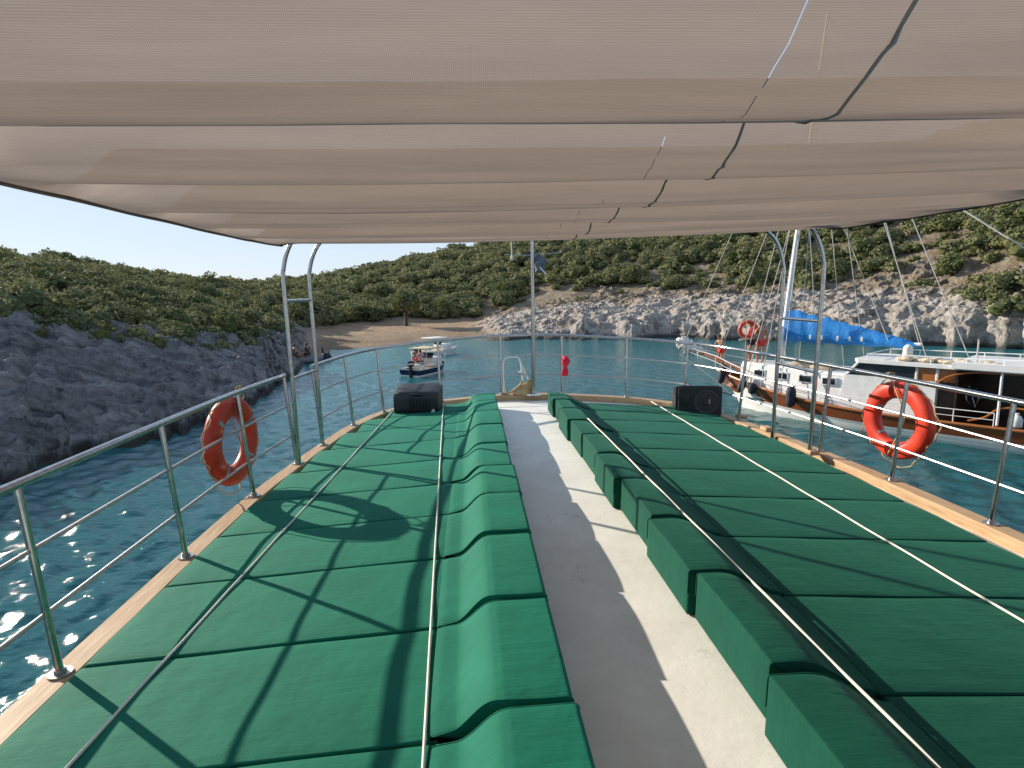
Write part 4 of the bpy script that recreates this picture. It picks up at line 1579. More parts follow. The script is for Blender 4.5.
rh.tube(catmull([(0.80, 9.2, 0.30), (0.78, 9.22, 0.24), (0.66, 9.2, 0.15), (0.56, 9.2, 0.11), (0.54, 9.26, 0.12)], 6), 0.020, 7)
tag(rh.build("coiled_rope", 'yellow_rope', origin=(0.8, 9.22, 0.09)), 'tan heap of coiled anchor rope under the white hoop', 'rope')
rcl = at_y(565, 366, 9.17)
mb = MB()
rings = []
for i in range(12):
    u = i / 11
    wdt = 0.016 + 0.045 * math.sin(math.pi * min(1, u * 2.0)) ** 0.8 * (1 if u < 0.5 else 0.0) + (0.022 + 0.012 * math.sin(u * 9) if u >= 0.45 else 0)
    g = []
    for k in range(14):
        a = 2 * math.pi * k / 14
        rr = wdt * (1 + 0.25 * math.sin(3 * a + u * 5))
        g.append((rcl[0] + rr * math.cos(a), rcl[1] + 0.0 + rr * 0.75 * math.sin(a) - 0.02, rcl[2] + 0.16 - 0.31 * u))
    rings.append(g)
mb.loft(rings, cap=True)
tag(mb.build("red_cloth", 'red_cloth', origin=tuple(rcl)), 'crumpled red cloth tied to a stanchion of the bow rail', 'cloth')

# ---- canopy
cusps = [-2.68, -1.83, -0.98, -0.13, 0.74, 1.60 - 0.42 + 0.0, 2.01, 2.86, 3.70, 4.50, 5.30, 5.86]
dips = [0.0]
CUSP = [-2.65, -1.70, -0.75, 0.22, 1.20, 2.10, 2.92, 3.72, 4.50, 5.22, 5.84]
XL, XR = -1.80, 3.72


def can_low(xv):
    u = (xv - XL) / (XR - XL)
    return 2.075 + 0.03 * (1 - u) + 0.15 * u ** 2.2


def can_z(xv, yv):
    u_ = (xv - XL) / (XR - XL)
    e = min(1.0, max(0.0, u_ / 0.05)) * min(1.0, max(0.0, (1 - u_) / 0.06))
    e = e * e * (3 - 2 * e)
    return can_z0(xv, yv) * e + (1 - e) * (can_low(xv) + 0.012)


def can_z0(xv, yv):
    if yv >= CUSP[-1]:
        return can_low(xv) + 0.06
    for a, b in zip(CUSP[:-1], CUSP[1:]):
        if a <= yv <= b:
            t = (yv - a) / (b - a)
            d = 0.23 * (b - a) / 0.85
            if b == CUSP[-1]:
                return can_low(xv) + 0.02 + d * (2 * t - 1) ** 2 * (1 if t < 0.5 else 0.12)
            return can_low(xv) + d * abs(2 * t - 1) ** 2.1
    return can_low(xv) + 0.1


canopy = thing("shade_canopy", (XC, 2.0, 2.15), 'beige woven shade canopy sagging in folds overhead', 'canopy')
NX, NY = 150, 300
xs_ = np.linspace(0, 1, NX - 2)
US = (0.72 - XL) / (XR - XL)
xs_ = np.sort(np.concatenate([xs_, [US - 0.00028, US + 0.00028]]))
KS = int(np.searchsorted(xs_, US)) - 1
ysd = np.linspace(-2.6, CUSP[-1], NY)
VV = []
for yv in ysd:
    ins = 0.10 * max(0, (yv - 4.6) / 1.3) ** 2
    for u in xs_:
        # sides scallop in a little between the ties
        edge = 0.012 * math.sin(yv * 3.6) ** 2
        xl, xr = XL + ins + edge, XR - ins * 1.6 - edge
        xv = xl + (xr - xl) * u
        zz = can_z(xv, yv)
        yy = yv - (0.14 * (2 * u - 1) ** 2 if yv > CUSP[-1] - 0.001 else 0)
        VV.append((xv, yy, zz))
VV = np.array(VV)
wr_ = fbm(np.stack([VV[:, 0] * 0.14, VV[:, 1] * 8.0, VV[:, 0] * 0], 1), 5, 55, True) - 0.6
wr2 = fbm(np.stack([VV[:, 0] * 0.5 + 3, VV[:, 1] * 2.2, VV[:, 0] * 0], 1), 3, 57) - 0.5
uu_ = np.tile(xs_, NY)
fe_ = np.clip(uu_ / 0.05, 0, 1) * np.clip((1 - uu_) / 0.05, 0, 1)
VV[:, 2] += (wr_ * 0.05 + wr2 * 0.03) * fe_
idx = np.arange(NX * NY).reshape(NY, NX)
cq = np.stack([idx[:-1, :-1], idx[:-1, 1:], idx[1:, 1:], idx[1:, :-1]], -1).reshape(-1, 4)
# the middle seam is stitched: needle gaps let daylight through
gap = np.zeros((NY - 1, NX - 1), bool)
gap[:, KS] = vnoise(np.stack([np.arange(NY - 1) * 0.8, np.zeros(NY - 1), np.zeros(NY - 1)], 1), 4) > 0.5
cq = cq[~gap.ravel()]
cl_ = np_mesh("cloth", VV - np.array([XC, 2.0, 2.15]), cq, 'canopy')
cl_.parent = canopy
VG = VV.reshape(NY, NX, 3)
offv = np.array([XC, 2.0, 2.15])
hem = MB()
hem.tube([p - offv for p in VG[:, 0]], 0.011, 6)
hem.tube([p - offv for p in VG[-1, :]], 0.011, 6)
hem.tube([p - offv for p in VG[::-1, -1]], 0.011, 6)
hem.build("hem", 'canopy', canopy)
# cord laid along the top of the cloth: it shows through as a dark line
cord = []
for j in range(0, NY, 2):
    tgt = 0.98 - 0.03 * math.sin(ysd[j] * 1.7)
    cord.append((tgt, VG[j, 60, 1], np.interp(tgt, VG[j, :, 0], VG[j, :, 2]) - 0.001))
MB().tube([np.array(c) - offv for c in cord], 0.005, 6).build("top_cord", 'pennant', canopy)
# transverse support lines the cloth is hung from
for c in CUSP[3:-1]:
    pass
# tie-down line from the canopy corner to the rail outside the frame on the right
a = at_y(952, 203, 4.75)
b = at_y(1024, 248, 4.4)
e = b + (b - a) * 1.6
tag(MB().tube([a, b, e], 0.006, 8).build("canopy_tie_line", 'rope', origin=tuple(a)), 'thin white tie line slanting down from the right edge of the canopy', 'rope')

# ================================================================== PEOPLE (small, on the boats)
def skin_mesh(name, verts, edges, radii, mat, parent=None, root=0, sub=1, mt=None):
    me = bpy.data.meshes.new(name)
    me.from_pydata([tuple(v) for v in verts], edges, [])
    o = bpy.data.objects.new(name, me)
    COL.objects.link(o)
    md = o.modifiers.new("skin", 'SKIN')
    md.use_smooth_shade = True
    if not me.skin_vertices:
        pass
    sv = me.skin_vertices[0].data
    for i, r in enumerate(radii):
        sv[i].radius = (r, r) if not isinstance(r, tuple) else r
        sv[i].use_root = (i == root)
    s = o.modifiers.new("sub", 'SUBSURF')
    s.levels = s.render_levels = sub
    me.materials.append(M[mat])
    bpy.context.view_layer.update()
    dg = bpy.context.evaluated_depsgraph_get()
    m2 = bpy.data.meshes.new_from_object(o.evaluated_get(dg))
    o.modifiers.clear()
    o.data = m2
    m2.name = name
    if not m2.materials:
        m2.materials.append(M[mat])
    if parent is not None:
        o.parent = parent
    return o


def person(loc, rz, label, pose, top=None, bottom='dark_shorts', h=1.7, shirt_sleeve=True):
    root = thing("person", loc, label, 'person', None, rz)
    k = h / 1.7
    # joints, facing +Y
    J = dict(pel=(0, 0, 0.92), wst=(0, 0.0, 1.08), cst=(0, 0.01, 1.28), nck=(0, 0.0, 1.44), hd0=(0, 0.02, 1.53), hd1=(0, 0.025, 1.60), hd2=(0, 0.01, 1.68), nose=(0, 0.105, 1.575),
             sL=(-0.18, 0, 1.39), eL=(-0.25, -0.02, 1.12), wL=(-0.26, 0.08, 0.88), hL=(-0.26, 0.10, 0.80), sR=(0.18, 0, 1.39), eR=(0.25, -0.02, 1.12), wR=(0.26, 0.08, 0.88), hR=(0.26, 0.10, 0.80),
             pL=(-0.10, 0, 0.86), kL=(-0.115, 0.03, 0.48), aL=(-0.12, -0.02, 0.08), fL=(-0.13, 0.14, 0.03), pR=(0.10, 0, 0.86), kR=(0.115, 0.03, 0.48), aR=(0.12, -0.02, 0.08), fR=(0.13, 0.14, 0.03))
    J.update(pose)
    names = list(J)
    V_ = [tuple(c * k for c in J[n]) for n in names]
    ix = {n: i for i, n in enumerate(names)}
    E_ = [('pel', 'wst'), ('wst', 'cst'), ('cst', 'nck'), ('nck', 'hd0'), ('hd0', 'hd1'), ('hd1', 'hd2'), ('hd1', 'nose'), ('cst', 'sL'), ('sL', 'eL'), ('eL', 'wL'), ('wL', 'hL'), ('cst', 'sR'), ('sR', 'eR'), ('eR', 'wR'), ('wR', 'hR'),
          ('pel', 'pL'), ('pL', 'kL'), ('kL', 'aL'), ('aL', 'fL'), ('pel', 'pR'), ('pR', 'kR'), ('kR', 'aR'), ('aR', 'fR')]
    Rr_ = dict(pel=(0.145, 0.11), wst=(0.13, 0.10), cst=(0.155, 0.11), nck=0.055, hd0=0.075, hd1=0.098, hd2=0.07, nose=0.016, sL=0.06, eL=0.045, wL=0.03, hL=0.04, sR=0.06, eR=0.045, wR=0.03, hR=0.04,
               pL=0.092, kL=0.062, aL=0.042, fL=0.036, pR=0.092, kR=0.062, aR=0.042, fR=0.036)
    verts, rad = list(V_), [tuple(q * k for q in r) if isinstance(r, tuple) else r * k for r in (Rr_[n] for n in names)]
    edges = [(ix[a], ix[b]) for a, b in E_]
    # fingers and thumb
    for s in ('L', 'R'):
        w_, h_ = np.array(V_[ix['w' + s]]), np.array(V_[ix['h' + s]])
        d = (h_ - w_) / np.linalg.norm(h_ - w_)
        side = np.cross(d, [1, 0, 0])
        side = side / (np.linalg.norm(side) + 1e-6)
        for q, ln in ((-0.03, 0.075), (-0.01, 0.09), (0.01, 0.085), (0.03, 0.065)):
            i = len(verts)
            verts.append(tuple(h_ + side * q + d * (ln + 0.02)))
            rad.append(0.010)
            edges.append((ix['h' + s], i))
        i = len(verts)
        verts.append(tuple(w_ * 0.4 + h_ * 0.6 + side * 0.065 + d * 0.02))
        rad.append(0.011)
        edges.append((ix['h' + s], i))
    skin_mesh("body", verts, edges, rad, 'skin', root, ix['pel'], 2)

    def wear(name, js, es, mat, grow):
        vi = {n: i for i, n in enumerate(js)}
        vs = [V_[ix[n]] if isinstance(n, str) else tuple(c * k for c in n) for n in js]
        rr = []
        for n in js:
            r = Rr_[n] if isinstance(n, str) else 0.08
            rr.append(tuple(q * k + grow for q in r) if isinstance(r, tuple) else r * k + grow)
        skin_mesh(name, vs, [(vi[a], vi[b]) for a, b in es], rr, mat, root, 0, 2)
    mid = {s: tuple(0.45 * a + 0.55 * b for a, b in zip(J['p' + s], J['k' + s])) for s in 'LR'}
    wear("shorts", ['pel', 'pL', 'pR', mid['L'], mid['R']], [('pel', 'pL'), ('pel', 'pR'), ('pL', mid['L']), ('pR', mid['R'])], bottom, 0.022)
    if top:
        se = {s: tuple(0.5 * a + 0.5 * b for a, b in zip(J['s' + s], J['e' + s])) for s in 'LR'}
        Rr_[se['L']] = Rr_[se['R']] = 0.055
        js = ['cst', 'wst', 'pel', 'sL', 'sR', se['L'], se['R']]
        wear("shirt", js, [('cst', 'wst'), ('wst', 'pel'), ('cst', 'sL'), ('cst', 'sR'), ('sL', se['L']), ('sR', se['R'])], top, 0.018)
    hv = np.array(V_[ix['hd1']]) + np.array([0, -0.02, 0.035]) * k
    MB().ball(hv, 0.108 * k, 14, 10, (0.92, 1.0, 0.95)).build("hair", 'hair', root)
    return root


# ================================================================== GULET
GL = Vector((on_z(740, 406, WATER)[0], on_z(740, 406, WATER)[1], WATER))
fwd = Vector((-0.605, 0.796, 0)).normalized()
prt = Vector((-fwd.y, fwd.x, 0))         # towards our boat
if prt.dot(Vector((-1, -1, 0))) < 0:
    prt = -prt
aft = -fwd
GM = Matrix(((aft.x, prt.x, 0, GL.x), (aft.y, prt.y, 0, GL.y), (0, 0, 1, GL.z), (0, 0, 0, 1)))   # local: s aft, v to us, z up
gulet = bpy.data.objects.new("sailing_boat", None)
COL.objects.link(gulet)
gulet.location = GL
tag(gulet, 'white and varnished wood sailing boat with blue sail cover moored alongside', 'sailing boat')
GI = GM.copy()
GI.translation = Vector((0, 0, 0))


def gb(mb, name, mat, parent=None, angle=40, smooth=True):
    return mb.build(name, mat, gulet if parent is None else parent, mt=GI, angle=angle, smooth=smooth)


GLEN = 13.5


def sheer(s):
    return 0.74 + 0.68 * max(0.0, (6.5 - s) / 7.6) ** 2.0 + 0.35 * max(0.0, (s - 9) / 4.5) ** 2


def stem(z):
    return -1.1 * max(0.0, z / 1.42) ** 1.5


def breadth(t):
    return 1.78 * (1 - (1 - min(1, t / 0.46)) ** 2.1) if t < 0.46 else 1.78 * (1 - 0.28 * ((t - 0.46) / 0.54) ** 2)


def hull_ring(fr_lo, fr_hi, nlev, out=0.0):
    """levels as fraction of sheer height (can be negative for under water)"""
    rings = []
    for k in range(nlev):
        fr = fr_lo + (fr_hi - fr_lo) * k / (nlev - 1)
        row_p, row_s = [], []
        for i in range(61):
            t = (i / 60) ** 1.25
            s0 = stem(max(0, fr) * 1.42)
            s = s0 + t * (GLEN - s0)
            zz = sheer(s) * fr if fr > 0 else fr * 0.9
            bb = breadth(t) * (0.80 + 0.20 * max(0, fr) ** 0.8 if fr > 0 else 0.80 + 0.5 * fr) + out * min(1, t * 8)
            row_p.append((s, bb, zz))
            row_s.append((s, -bb, zz))
        rings.append(row_s[::-1] + row_p)
    return rings


gb(MB().loft(hull_ring(-0.5, 0.42, 9), close_ring=False), "hull", 'white_paint')
gb(MB().loft(hull_ring(0.42, 0.46, 2, 0.02), close_ring=False), "rubbing_strake", 'white_paint')
gb(MB().loft(hull_ring(0.46, 0.97, 6), close_ring=False), "bulwark", 'varnish_wood')
# cap rail
mb = MB()
top = hull_ring(0.97, 1.0, 2)
cap_path = [Vector(p) for p in top[1]]
mb.tube(cap_path, 0.05, 8)
gb(mb, "cap_rail", 'honey_wood')
# deck
rings = []
for i in range(41):
    t = (i / 40) ** 1.2
    s = -0.9 + t * (GLEN + 0.9)
    bb = max(0.02, breadth(max(0.0, t - 0.01)) * 0.93)
    rings.append([(s, bb * q, sheer(s) * 0.62 + 0.04 * (1 - q * q)) for q in np.linspace(-1, 1, 9)])
gb(MB().loft(rings, close_ring=False), "deck", 'honey_wood')
# bowsprit platform
mb = MB()
mb.prism([(-3.1, -0.12), (-3.1, 0.12), (-0.4, 0.34), (-0.4, -0.34)], 0, 0.07, Matrix.Translation((0, 0, 1.52)) @ Matrix.Rotation(0.30, 4, 'Y') @ Matrix.Translation((0.8, 0, 0)))
gb(mb, "bowsprit", 'honey_wood')
for v in (-0.28, 0.28):
    mb = MB()
    mb.tube([(-2.75, v * 0.5, 2.42), (-1.9, v * 0.8, 2.2), (-1.0, v * 1.2, 2.05), (0.0, v * 3.2, 1.85), (0.9, v * 4.4, 1.65)], 0.018, 6)
    mb.tube([(-2.75, v * 0.5, 2.2), (-1.0, v * 1.2, 1.8), (0.0, v * 3.2, 1.6), (0.9, v * 4.4, 1.45)], 0.012, 6)
    for s_, z0, z1, vv in ((-1.9, 1.85, 2.2, v * 0.8), (-1.0, 1.55, 2.05, v * 1.2), (0.0, 1.25, 1.85, v * 3.2), (0.9, 1.1, 1.65, v * 4.4)):
        mb.tube([(s_, vv, z0), (s_, vv, z1)], 0.016, 6)
    gb(mb, "pulpit_rail", 'white_metal')
gb(MB().tube([(-2.95, 0, 1.98), (-1.2, 0, 1.0), (-0.15, 0, 0.25)], 0.02, 6), "bobstay", 'rigging')
# side rails amidships
for sd in (1, -1):
    mb = MB()
    pts1, pts2 = [], []
    for i in range(25):
        s_ = 0.9 + i * 0.32
        t = (s_ + 1.1) / (GLEN + 1.1)
        bb = breadth(t) * 0.97 * sd
        zt_ = sheer(s_)
        pts1.append((s_, bb, zt_ + 0.42))
        pts2.append((s_, bb, zt_ + 0.22))
        if i % 3 == 0:
            mb.tube([(s_, bb, zt_ - 0.05), (s_, bb, zt_ + 0.42)], 0.013, 6)
    mb.tube(pts1, 0.014, 6)
    mb.tube(pts2, 0.010, 6)
    gb(mb, "side_rail", 'white_metal')


# trunk cabin
def trunk_hw(s):
    return 0.55 + 0.62 * min(1, max(0, (s - 0.2) / 3.2)) ** 0.8


mb = MB()
rings = []
for s_ in (0.25, 0.3, 1.0, 1.8, 2.6, 3.4, 4.6):
    hwv = trunk_hw(s_)
    ztop = 1.94 - 0.02 * s_
    if s_ < 0.28:
        ztop -= 0.1
    rings.append([(s_, -hwv, 0.55), (s_, -hwv + 0.03, ztop - 0.06), (s_, -hwv + 0.10, ztop), (s_, 0, ztop + 0.05), (s_, hwv - 0.10, ztop), (s_, hwv - 0.03, ztop - 0.06), (s_, hwv, 0.55)])
mb.loft(rings, close_ring=True, cap=True)
tk = gb(mb, "trunk_cabin", 'white_paint', angle=25)
for s_ in (1.15, 2.1, 3.02, 3.85):
    v = trunk_hw(s_)
    mb = MB()
    mb.box((s_, v + 0.004, 1.56), (0.52, 0.05, 0.30), bevel=0.02, rz=0.1 if s_ < 3 else 0)
    w = gb(mb, "window", 'white_paint', tk)
    mb = MB()
    mb.box((s_, v + 0.018, 1.56), (0.42, 0.04, 0.22), bevel=0.015, rz=0.1 if s_ < 3 else 0)
    pn = mb.build("pane", 'glass', w, mt=GI)

# deckhouse
DW = 1.18
mb = MB()
mb.prism([(4.15, 0.5), (7.0, 0.5), (7.0, 1.86), (4.35, 1.86)], -DW, DW, Matrix(((1, 0, 0, 0), (0, 0, 1, 0), (0, 1, 0, 0), (0, 0, 0, 1))))
dh = gb(mb, "deckhouse", 'white_paint', angle=25)
mb = MB()
mb.prism([(4.42, 1.86), (6.45, 1.86), (6.45, 2.3), (4.75, 2.3)], -DW + 0.05, DW - 0.05, Matrix(((1, 0, 0, 0), (0, 0, 1, 0), (0, 1, 0, 0), (0, 0, 0, 1))))
gb(mb, "window", 'glass', dh)
for a_, b_, v in (((4.40, 1.86), (4.75, 2.3), -DW + 0.03), ((4.40, 1.86), (4.75, 2.3), DW - 0.03), ((6.45, 1.86), (6.45, 2.3), DW - 0.03), ((7.0, 1.9), (7.0, 2.3), DW - 0.03)):
    gb(MB().tube([(a_[0], v, a_[1]), (b_[0], v, b_[1])], 0.045, 6), "pillar", 'white_paint', dh)
mb = MB()
mb.box((6.98, 0, 2.08), (1.02, 2 * DW - 0.06, 0.44), bevel=0.01)
gb(mb, "wood_panel", 'honey_wood', dh)
mb = MB()
mb.prism([(4.78, -1.3), (12.6, -1.35), (12.6, 1.35), (4.78, 1.3), (4.55, 0.9), (4.55, -0.9)], 2.3, 2.41)
mb.prism([(7.4, -1.42), (12.7, -1.42), (12.7, 1.42), (7.4, 1.42)], 2.34, 2.52)
rf = gb(mb, "roof", 'white_paint', dh, angle=25)
mb = MB()
for v in (-1.15, 1.15):
    mb.tube([(5.0, v, 2.60), (12.2, v, 2.7)], 0.016, 6)
    for s_ in np.arange(5.0, 12.3, 0.9):
        mb.tube([(s_, v, 2.38), (s_, v, 2.60 + (s_ - 5) * 0.014)], 0.014, 6)
mb.tube([(5.0, -1.15, 2.60), (5.0, 1.15, 2.60)], 0.016, 6)
rf2 = mb.build("roof_rail", 'white_metal', dh, mt=GI)
# cockpit: dark wood recess behind an arch
mb = MB()
mb.box((7.52, 0, 1.2), (0.06, 2 * DW, 1.4))
mb.box((9.6, 0, 0.62), (4.2, 2.5, 0.06))
mb.box((9.6, -1.2, 1.4), (4.2, 0.06, 1.75))
mb.box((7.52, 0, 2.05), (0.06, 2 * DW, 0.5))
cp = gb(mb, "cockpit", 'dark_wood', angle=20)
mb = MB()
arch = catmull([(7.05, DW + 0.03, 1.80), (7.1, DW + 0.03, 1.90), (7.35, DW + 0.03, 2.08), (7.75, DW + 0.03, 2.21), (8.4, DW + 0.03, 2.26), (10.5, DW + 0.03, 2.28)], 6)
mb.tube(arch, 0.03, 6)
gb(mb, "arch_trim", 'honey_wood', cp)
mb = MB()
poly = [(7.05, 0.5), (7.05, 1.9)] + [(a[0], a[2]) for a in arch[6:]] + [(10.5, 2.6), (7.0, 2.6), (7.0, 0.5)]
mb.box((7.28, DW - 0.25, 1.2), (0.5, 0.04, 1.35))
gb(mb, "side_panel", 'dark_wood', cp)
mb = MB()
mb.tube(catmull([(7.9, DW + 0.1, 0.78), (8.3, DW + 0.1, 0.95), (8.55, DW + 0.1, 1.2), (8.85, DW + 0.1, 1.3), (9.6, DW + 0.1, 1.3), (12.0, DW + 0.1, 1.32)], 6), 0.03, 6)
gb(mb, "coaming", 'honey_wood', cp)
mb = MB()
c = Vector((7.85, 0.75, 1.45))
wheel = [c + Vector((0.19 * math.cos(a), 0.18 * math.cos(a), 0.26 * math.sin(a))) for a in np.linspace(0, 2 * math.pi, 28)[:-1]]
mb.tube(wheel, 0.018, 6, closed=True)
for a in np.arange(0, 6.28, 6.2832 / 6):
    mb.tube([c, c + Vector((0.25 * math.cos(a), 0.235 * math.cos(a), 0.34 * math.sin(a)))], 0.012, 5)
gb(mb, "steering_wheel", 'dull_steel')
for s_ in (8.6, 10.6):
    gb(MB().tube([(s_, DW + 0.12, 0.75), (s_, DW + 0.12, 2.33)], 0.035, 8), "roof_post", 'white_metal')
gb(MB().tube([(7.9, 0.9, 2.45), (7.9, 0.9, 3.2)], 0.025, 6), "antenna", 'rigging')
# mast, boom, sail cover
MH = 14.2
rake = 0.085


def mast_at(z):
    return Vector((1.55 + rake * (z - 2), 0, z))


gb(MB().tube([mast_at(1.6), mast_at(6), mast_at(MH)], [0.095, 0.09, 0.06], 12), "mast", 'white_metal')
mb = MB()
for q, (dv, zz) in enumerate(((0.13, 2.15), (-0.13, 2.2), (0.1, 2.5))):
    mb.ball(mast_at(zz) + Vector((0.0, dv, 0)), 0.16, 10, 8, (0.9, 0.9, 1.6))
gb(mb, "halyard_coil", 'rope')
gb(MB().tube([(1.75, 0, 2.86), (6.2, 0, 2.90)], 0.055, 10), "boom", 'white_metal')
mb = MB()
rings = []
for i in range(41):
    u = i / 40
    s_ = 1.72 + 4.35 * u
    hgt = (1.05 * (1 - u) ** 0.9 + 0.16) * (1 + 0.02 * math.sin(u * 23))
    wd = 0.21 * (1 - u) ** 0.7 + 0.08
    g = []
    for k in range(16):
        a = 2 * math.pi * k / 16
        ca, sa = math.cos(a), math.sin(a)
        wk = 1 + 0.12 * math.sin(u * 26 + 3 * a) + 0.08 * math.sin(u * 61 + 2 * a)
        zz = 2.78 + hgt * (0.5 + 0.5 * sa) * (1 + 0.03 * math.sin(u * 50 + k)) - 0.05 * (0.5 + 0.5 * math.sin(u * 30)) * (sa < -0.3)
        g.append((s_ + 0.14 * (0.5 + 0.5 * sa) * (1 - u), wd * ca * wk * (1 - 0.45 * (0.5 + 0.5 * sa)), zz))
    rings.append(g)
mb.loft(rings, cap=True)
sc_ = gb(mb, "sail_cover", 'blue_tarp', angle=60)
for u in (0.22, 0.32, 0.46, 0.56, 0.66):
    s_ = 1.9 + 3.9 * u
    w_ = (0.21 * (1 - u) ** 0.7 + 0.08) * 1.03
    MB().box((s_, w_ + 0.005, 3.0), (0.07, 0.03, 0.16), bevel=0.01).build("cover_tie", 'white_cloth', sc_, mt=GI)
# pin rail frame with cross bars forward of the mast
mb = MB()
for v in (0.35, 0.95):
    mb.tube([(0.62, v, 1.85), (0.62, v, 3.72)], 0.02, 6)
mb.box((0.62, 0.72, 3.70), (0.05, 0.95, 0.06))
mb.box((0.60, 0.85, 2.86), (0.05, 1.15, 0.07))
gb(mb, "pin_rail", 'beige_cloth')
# rigging
mt_ = mast_at(MH)
ends = [((-2.9, 0, 2.1), MH), ((-1.2, 0, 1.6), 11.0), ((0.7, 1.35, 1.3), 12.8), ((1.6, 1.6, 1.15), 12.8), ((2.4, 1.68, 1.1), 9.0), ((0.7, -1.35, 1.3), 12.8), ((1.6, -1.6, 1.15), 12.8), ((2.4, -1.68, 1.1), 9.0),
        ((6.15, 0, 2.92), MH), ((6.6, 0.9, 2.6), 13.5), ((7.7, 0.9, 2.65), MH), ((3.4, -1.7, 1.0), 12.0), ((4.2, -1.7, 1.0), 13.0), ((0.95, 1.45, 1.3), 9.0), ((5.3, 0.1, 2.9), 10.0)]
for e_, hh in ends:
    gb(MB().tube([e_, tuple(mast_at(hh))], 0.016, 5), "stay", 'rigging')


def gw(s, v, z):
    return GM @ Vector((s, v, z))


def g_thing(mb, name, mat, label, cat, group=None, base=(0, 0, 0), angle=40):
    w0 = gw(*base)
    o = mb.build(name, mat, None, mt=Matrix.Translation(-w0) @ GM, angle=angle)
    o.location = w0
    return tag(o, label, cat, group)


# furled headsail bundle on the bowsprit
mb = MB()
rg = np.random.default_rng(3)
rings = []
for i in range(40):
    u = i / 39
    rr = (0.05 + 0.27 * math.sin(math.pi * min(1, 0.08 + u * 1.25)) ** 0.8) if u < 0.72 else 0.05 + 0.16 * (1 - u) / 0.28
    g = []
    for k in range(22):
        a = 2 * math.pi * k / 22
        wk = 1 + 0.22 * math.sin(5 * a + 9 * u) * math.sin(u * 31) + 0.15 * math.sin(9 * a - u * 40) + 0.12 * rg.normal()
        g.append((-3.1 + 1.5 * u, rr * 0.8 * wk * math.cos(a), 2.50 - 0.42 * u + rr * wk * math.sin(a)))
    rings.append(g)
mb.loft(rings, cap=True)
g_thing(mb, "furled_sail", 'white_cloth', 'white furled headsail bundled on the bowsprit of the sailing boat', 'sail', base=(-2.2, 0, 2.0), angle=180)
# cushions on the trunk roof and covers on the deckhouse roof
for s_, v, wv, lv, lab in ((2.5, 0.35, 0.9, 0.8, 'beige sun pad lying forward on the low cabin roof'), (3.4, 0.45, 0.8, 0.7, 'beige sun pad lying on the cabin roof next to the windscreen')):
    mb = MB()
    mb.box((s_, v, 1.96), (wv, lv, 0.12), bevel=0.04)
    mb.box((s_ + 0.1, v + 0.1, 2.06), (wv * 0.6, lv * 0.6, 0.1), bevel=0.04)
    g_thing(mb, "sun_pad", 'beige_cloth', lab, 'cushion', 'sun pads on the sailing boat', base=(s_, v, 1.9))
mb = MB()
for k in range(14):
    mb.ball((5.9 + k * 0.19, 0.8 + 0.12 * math.sin(k * 2.1), 2.47 + 0.03 * math.sin(k * 1.7)), 0.14, 9, 6, (1.3, 1.1, 0.6))
g_thing(mb, "folded_awning", 'beige_cloth', 'rolled beige awning lying on the deckhouse roof of the sailing boat', 'awning', base=(6.5, 0.8, 2.40))
g_thing(MB().tube([(5.9, 0.2, 2.40), (5.9, 0.2, 2.70)], 0.15, 10).ball((5.9, 0.2, 2.76), 0.14, 10, 8), "roof_bundle", 'white_cloth', 'white covered bundle standing under the end of the blue sail', 'bundle', base=(5.9, 0.2, 2.40))


# fenders hanging on the port side
def fender(s, z, ln, rad, label, lean=0.0):
    t = (s + 1.1) / (GLEN + 1.1)
    v = breadth(t) * 0.95 + rad + 0.02
    root = thing("fender", gw(s, v, z), label, 'fender', 'dark fenders hanging from the sailing boat')
    rings = []
    for i in range(13):
        u = i / 12
        rr = rad * (1 - abs(2 * u - 1) ** 4) ** 0.5 + 0.012
        rings.append([Vector((rr * math.cos(a) + lean * (u - 0.5), rr * math.sin(a), -ln / 2 + ln * u)) for a in np.linspace(0, 2 * math.pi, 15)[:-1]])
    MB().loft(rings, cap=True).build("bladder", 'fender', root, mt=GI, angle=60)
    MB().tube([(lean * 0.5, 0, ln / 2), (lean * 0.6, -0.1, ln / 2 + max(0.1, sheer(s) + 0.2 - z - ln / 2))], 0.012, 5).build("lanyard", 'rope', root, mt=GI)
    return root


fender(-0.62, 1.32, 0.85, 0.13, 'long dark fender hanging at the very bow of the sailing boat', 0.15)
fender(0.55, 1.10, 0.75, 0.14, 'dark fender tilted against the wooden side near the bow', 0.25)
fender(1.05, 0.98, 0.45, 0.15, 'short round dark fender next to a tilted one near the bow')
fender(2.75, 0.92, 0.78, 0.16, 'navy blue fender hanging alone amidships on the wooden side')

# life ring hung on the pin rail
ro = thing("life_ring", gw(0.56, 0.72, 3.22), 'small orange life ring hung on the bars before the mast', 'life ring', 'life rings on the sailing boat')
ringp = [Vector((0, 0.29 * math.cos(a), 0.29 * math.sin(a))) for a in np.linspace(0, 2 * math.pi, 37)[:-1]]
rz_ = Matrix.Rotation(math.radians(-50), 4, 'Z')
MB().tube(ringp, 0.075, 10, closed=True).build("ring", 'orange', ro, mt=rz_ @ GI)
MB().tube([Vector((0, 0.375 * math.cos(a), 0.375 * math.sin(a))) for a in np.linspace(0, 2 * math.pi, 37)[:-1]], 0.01, 5, closed=True).build("grab_line", 'rope', ro, mt=rz_ @ GI)

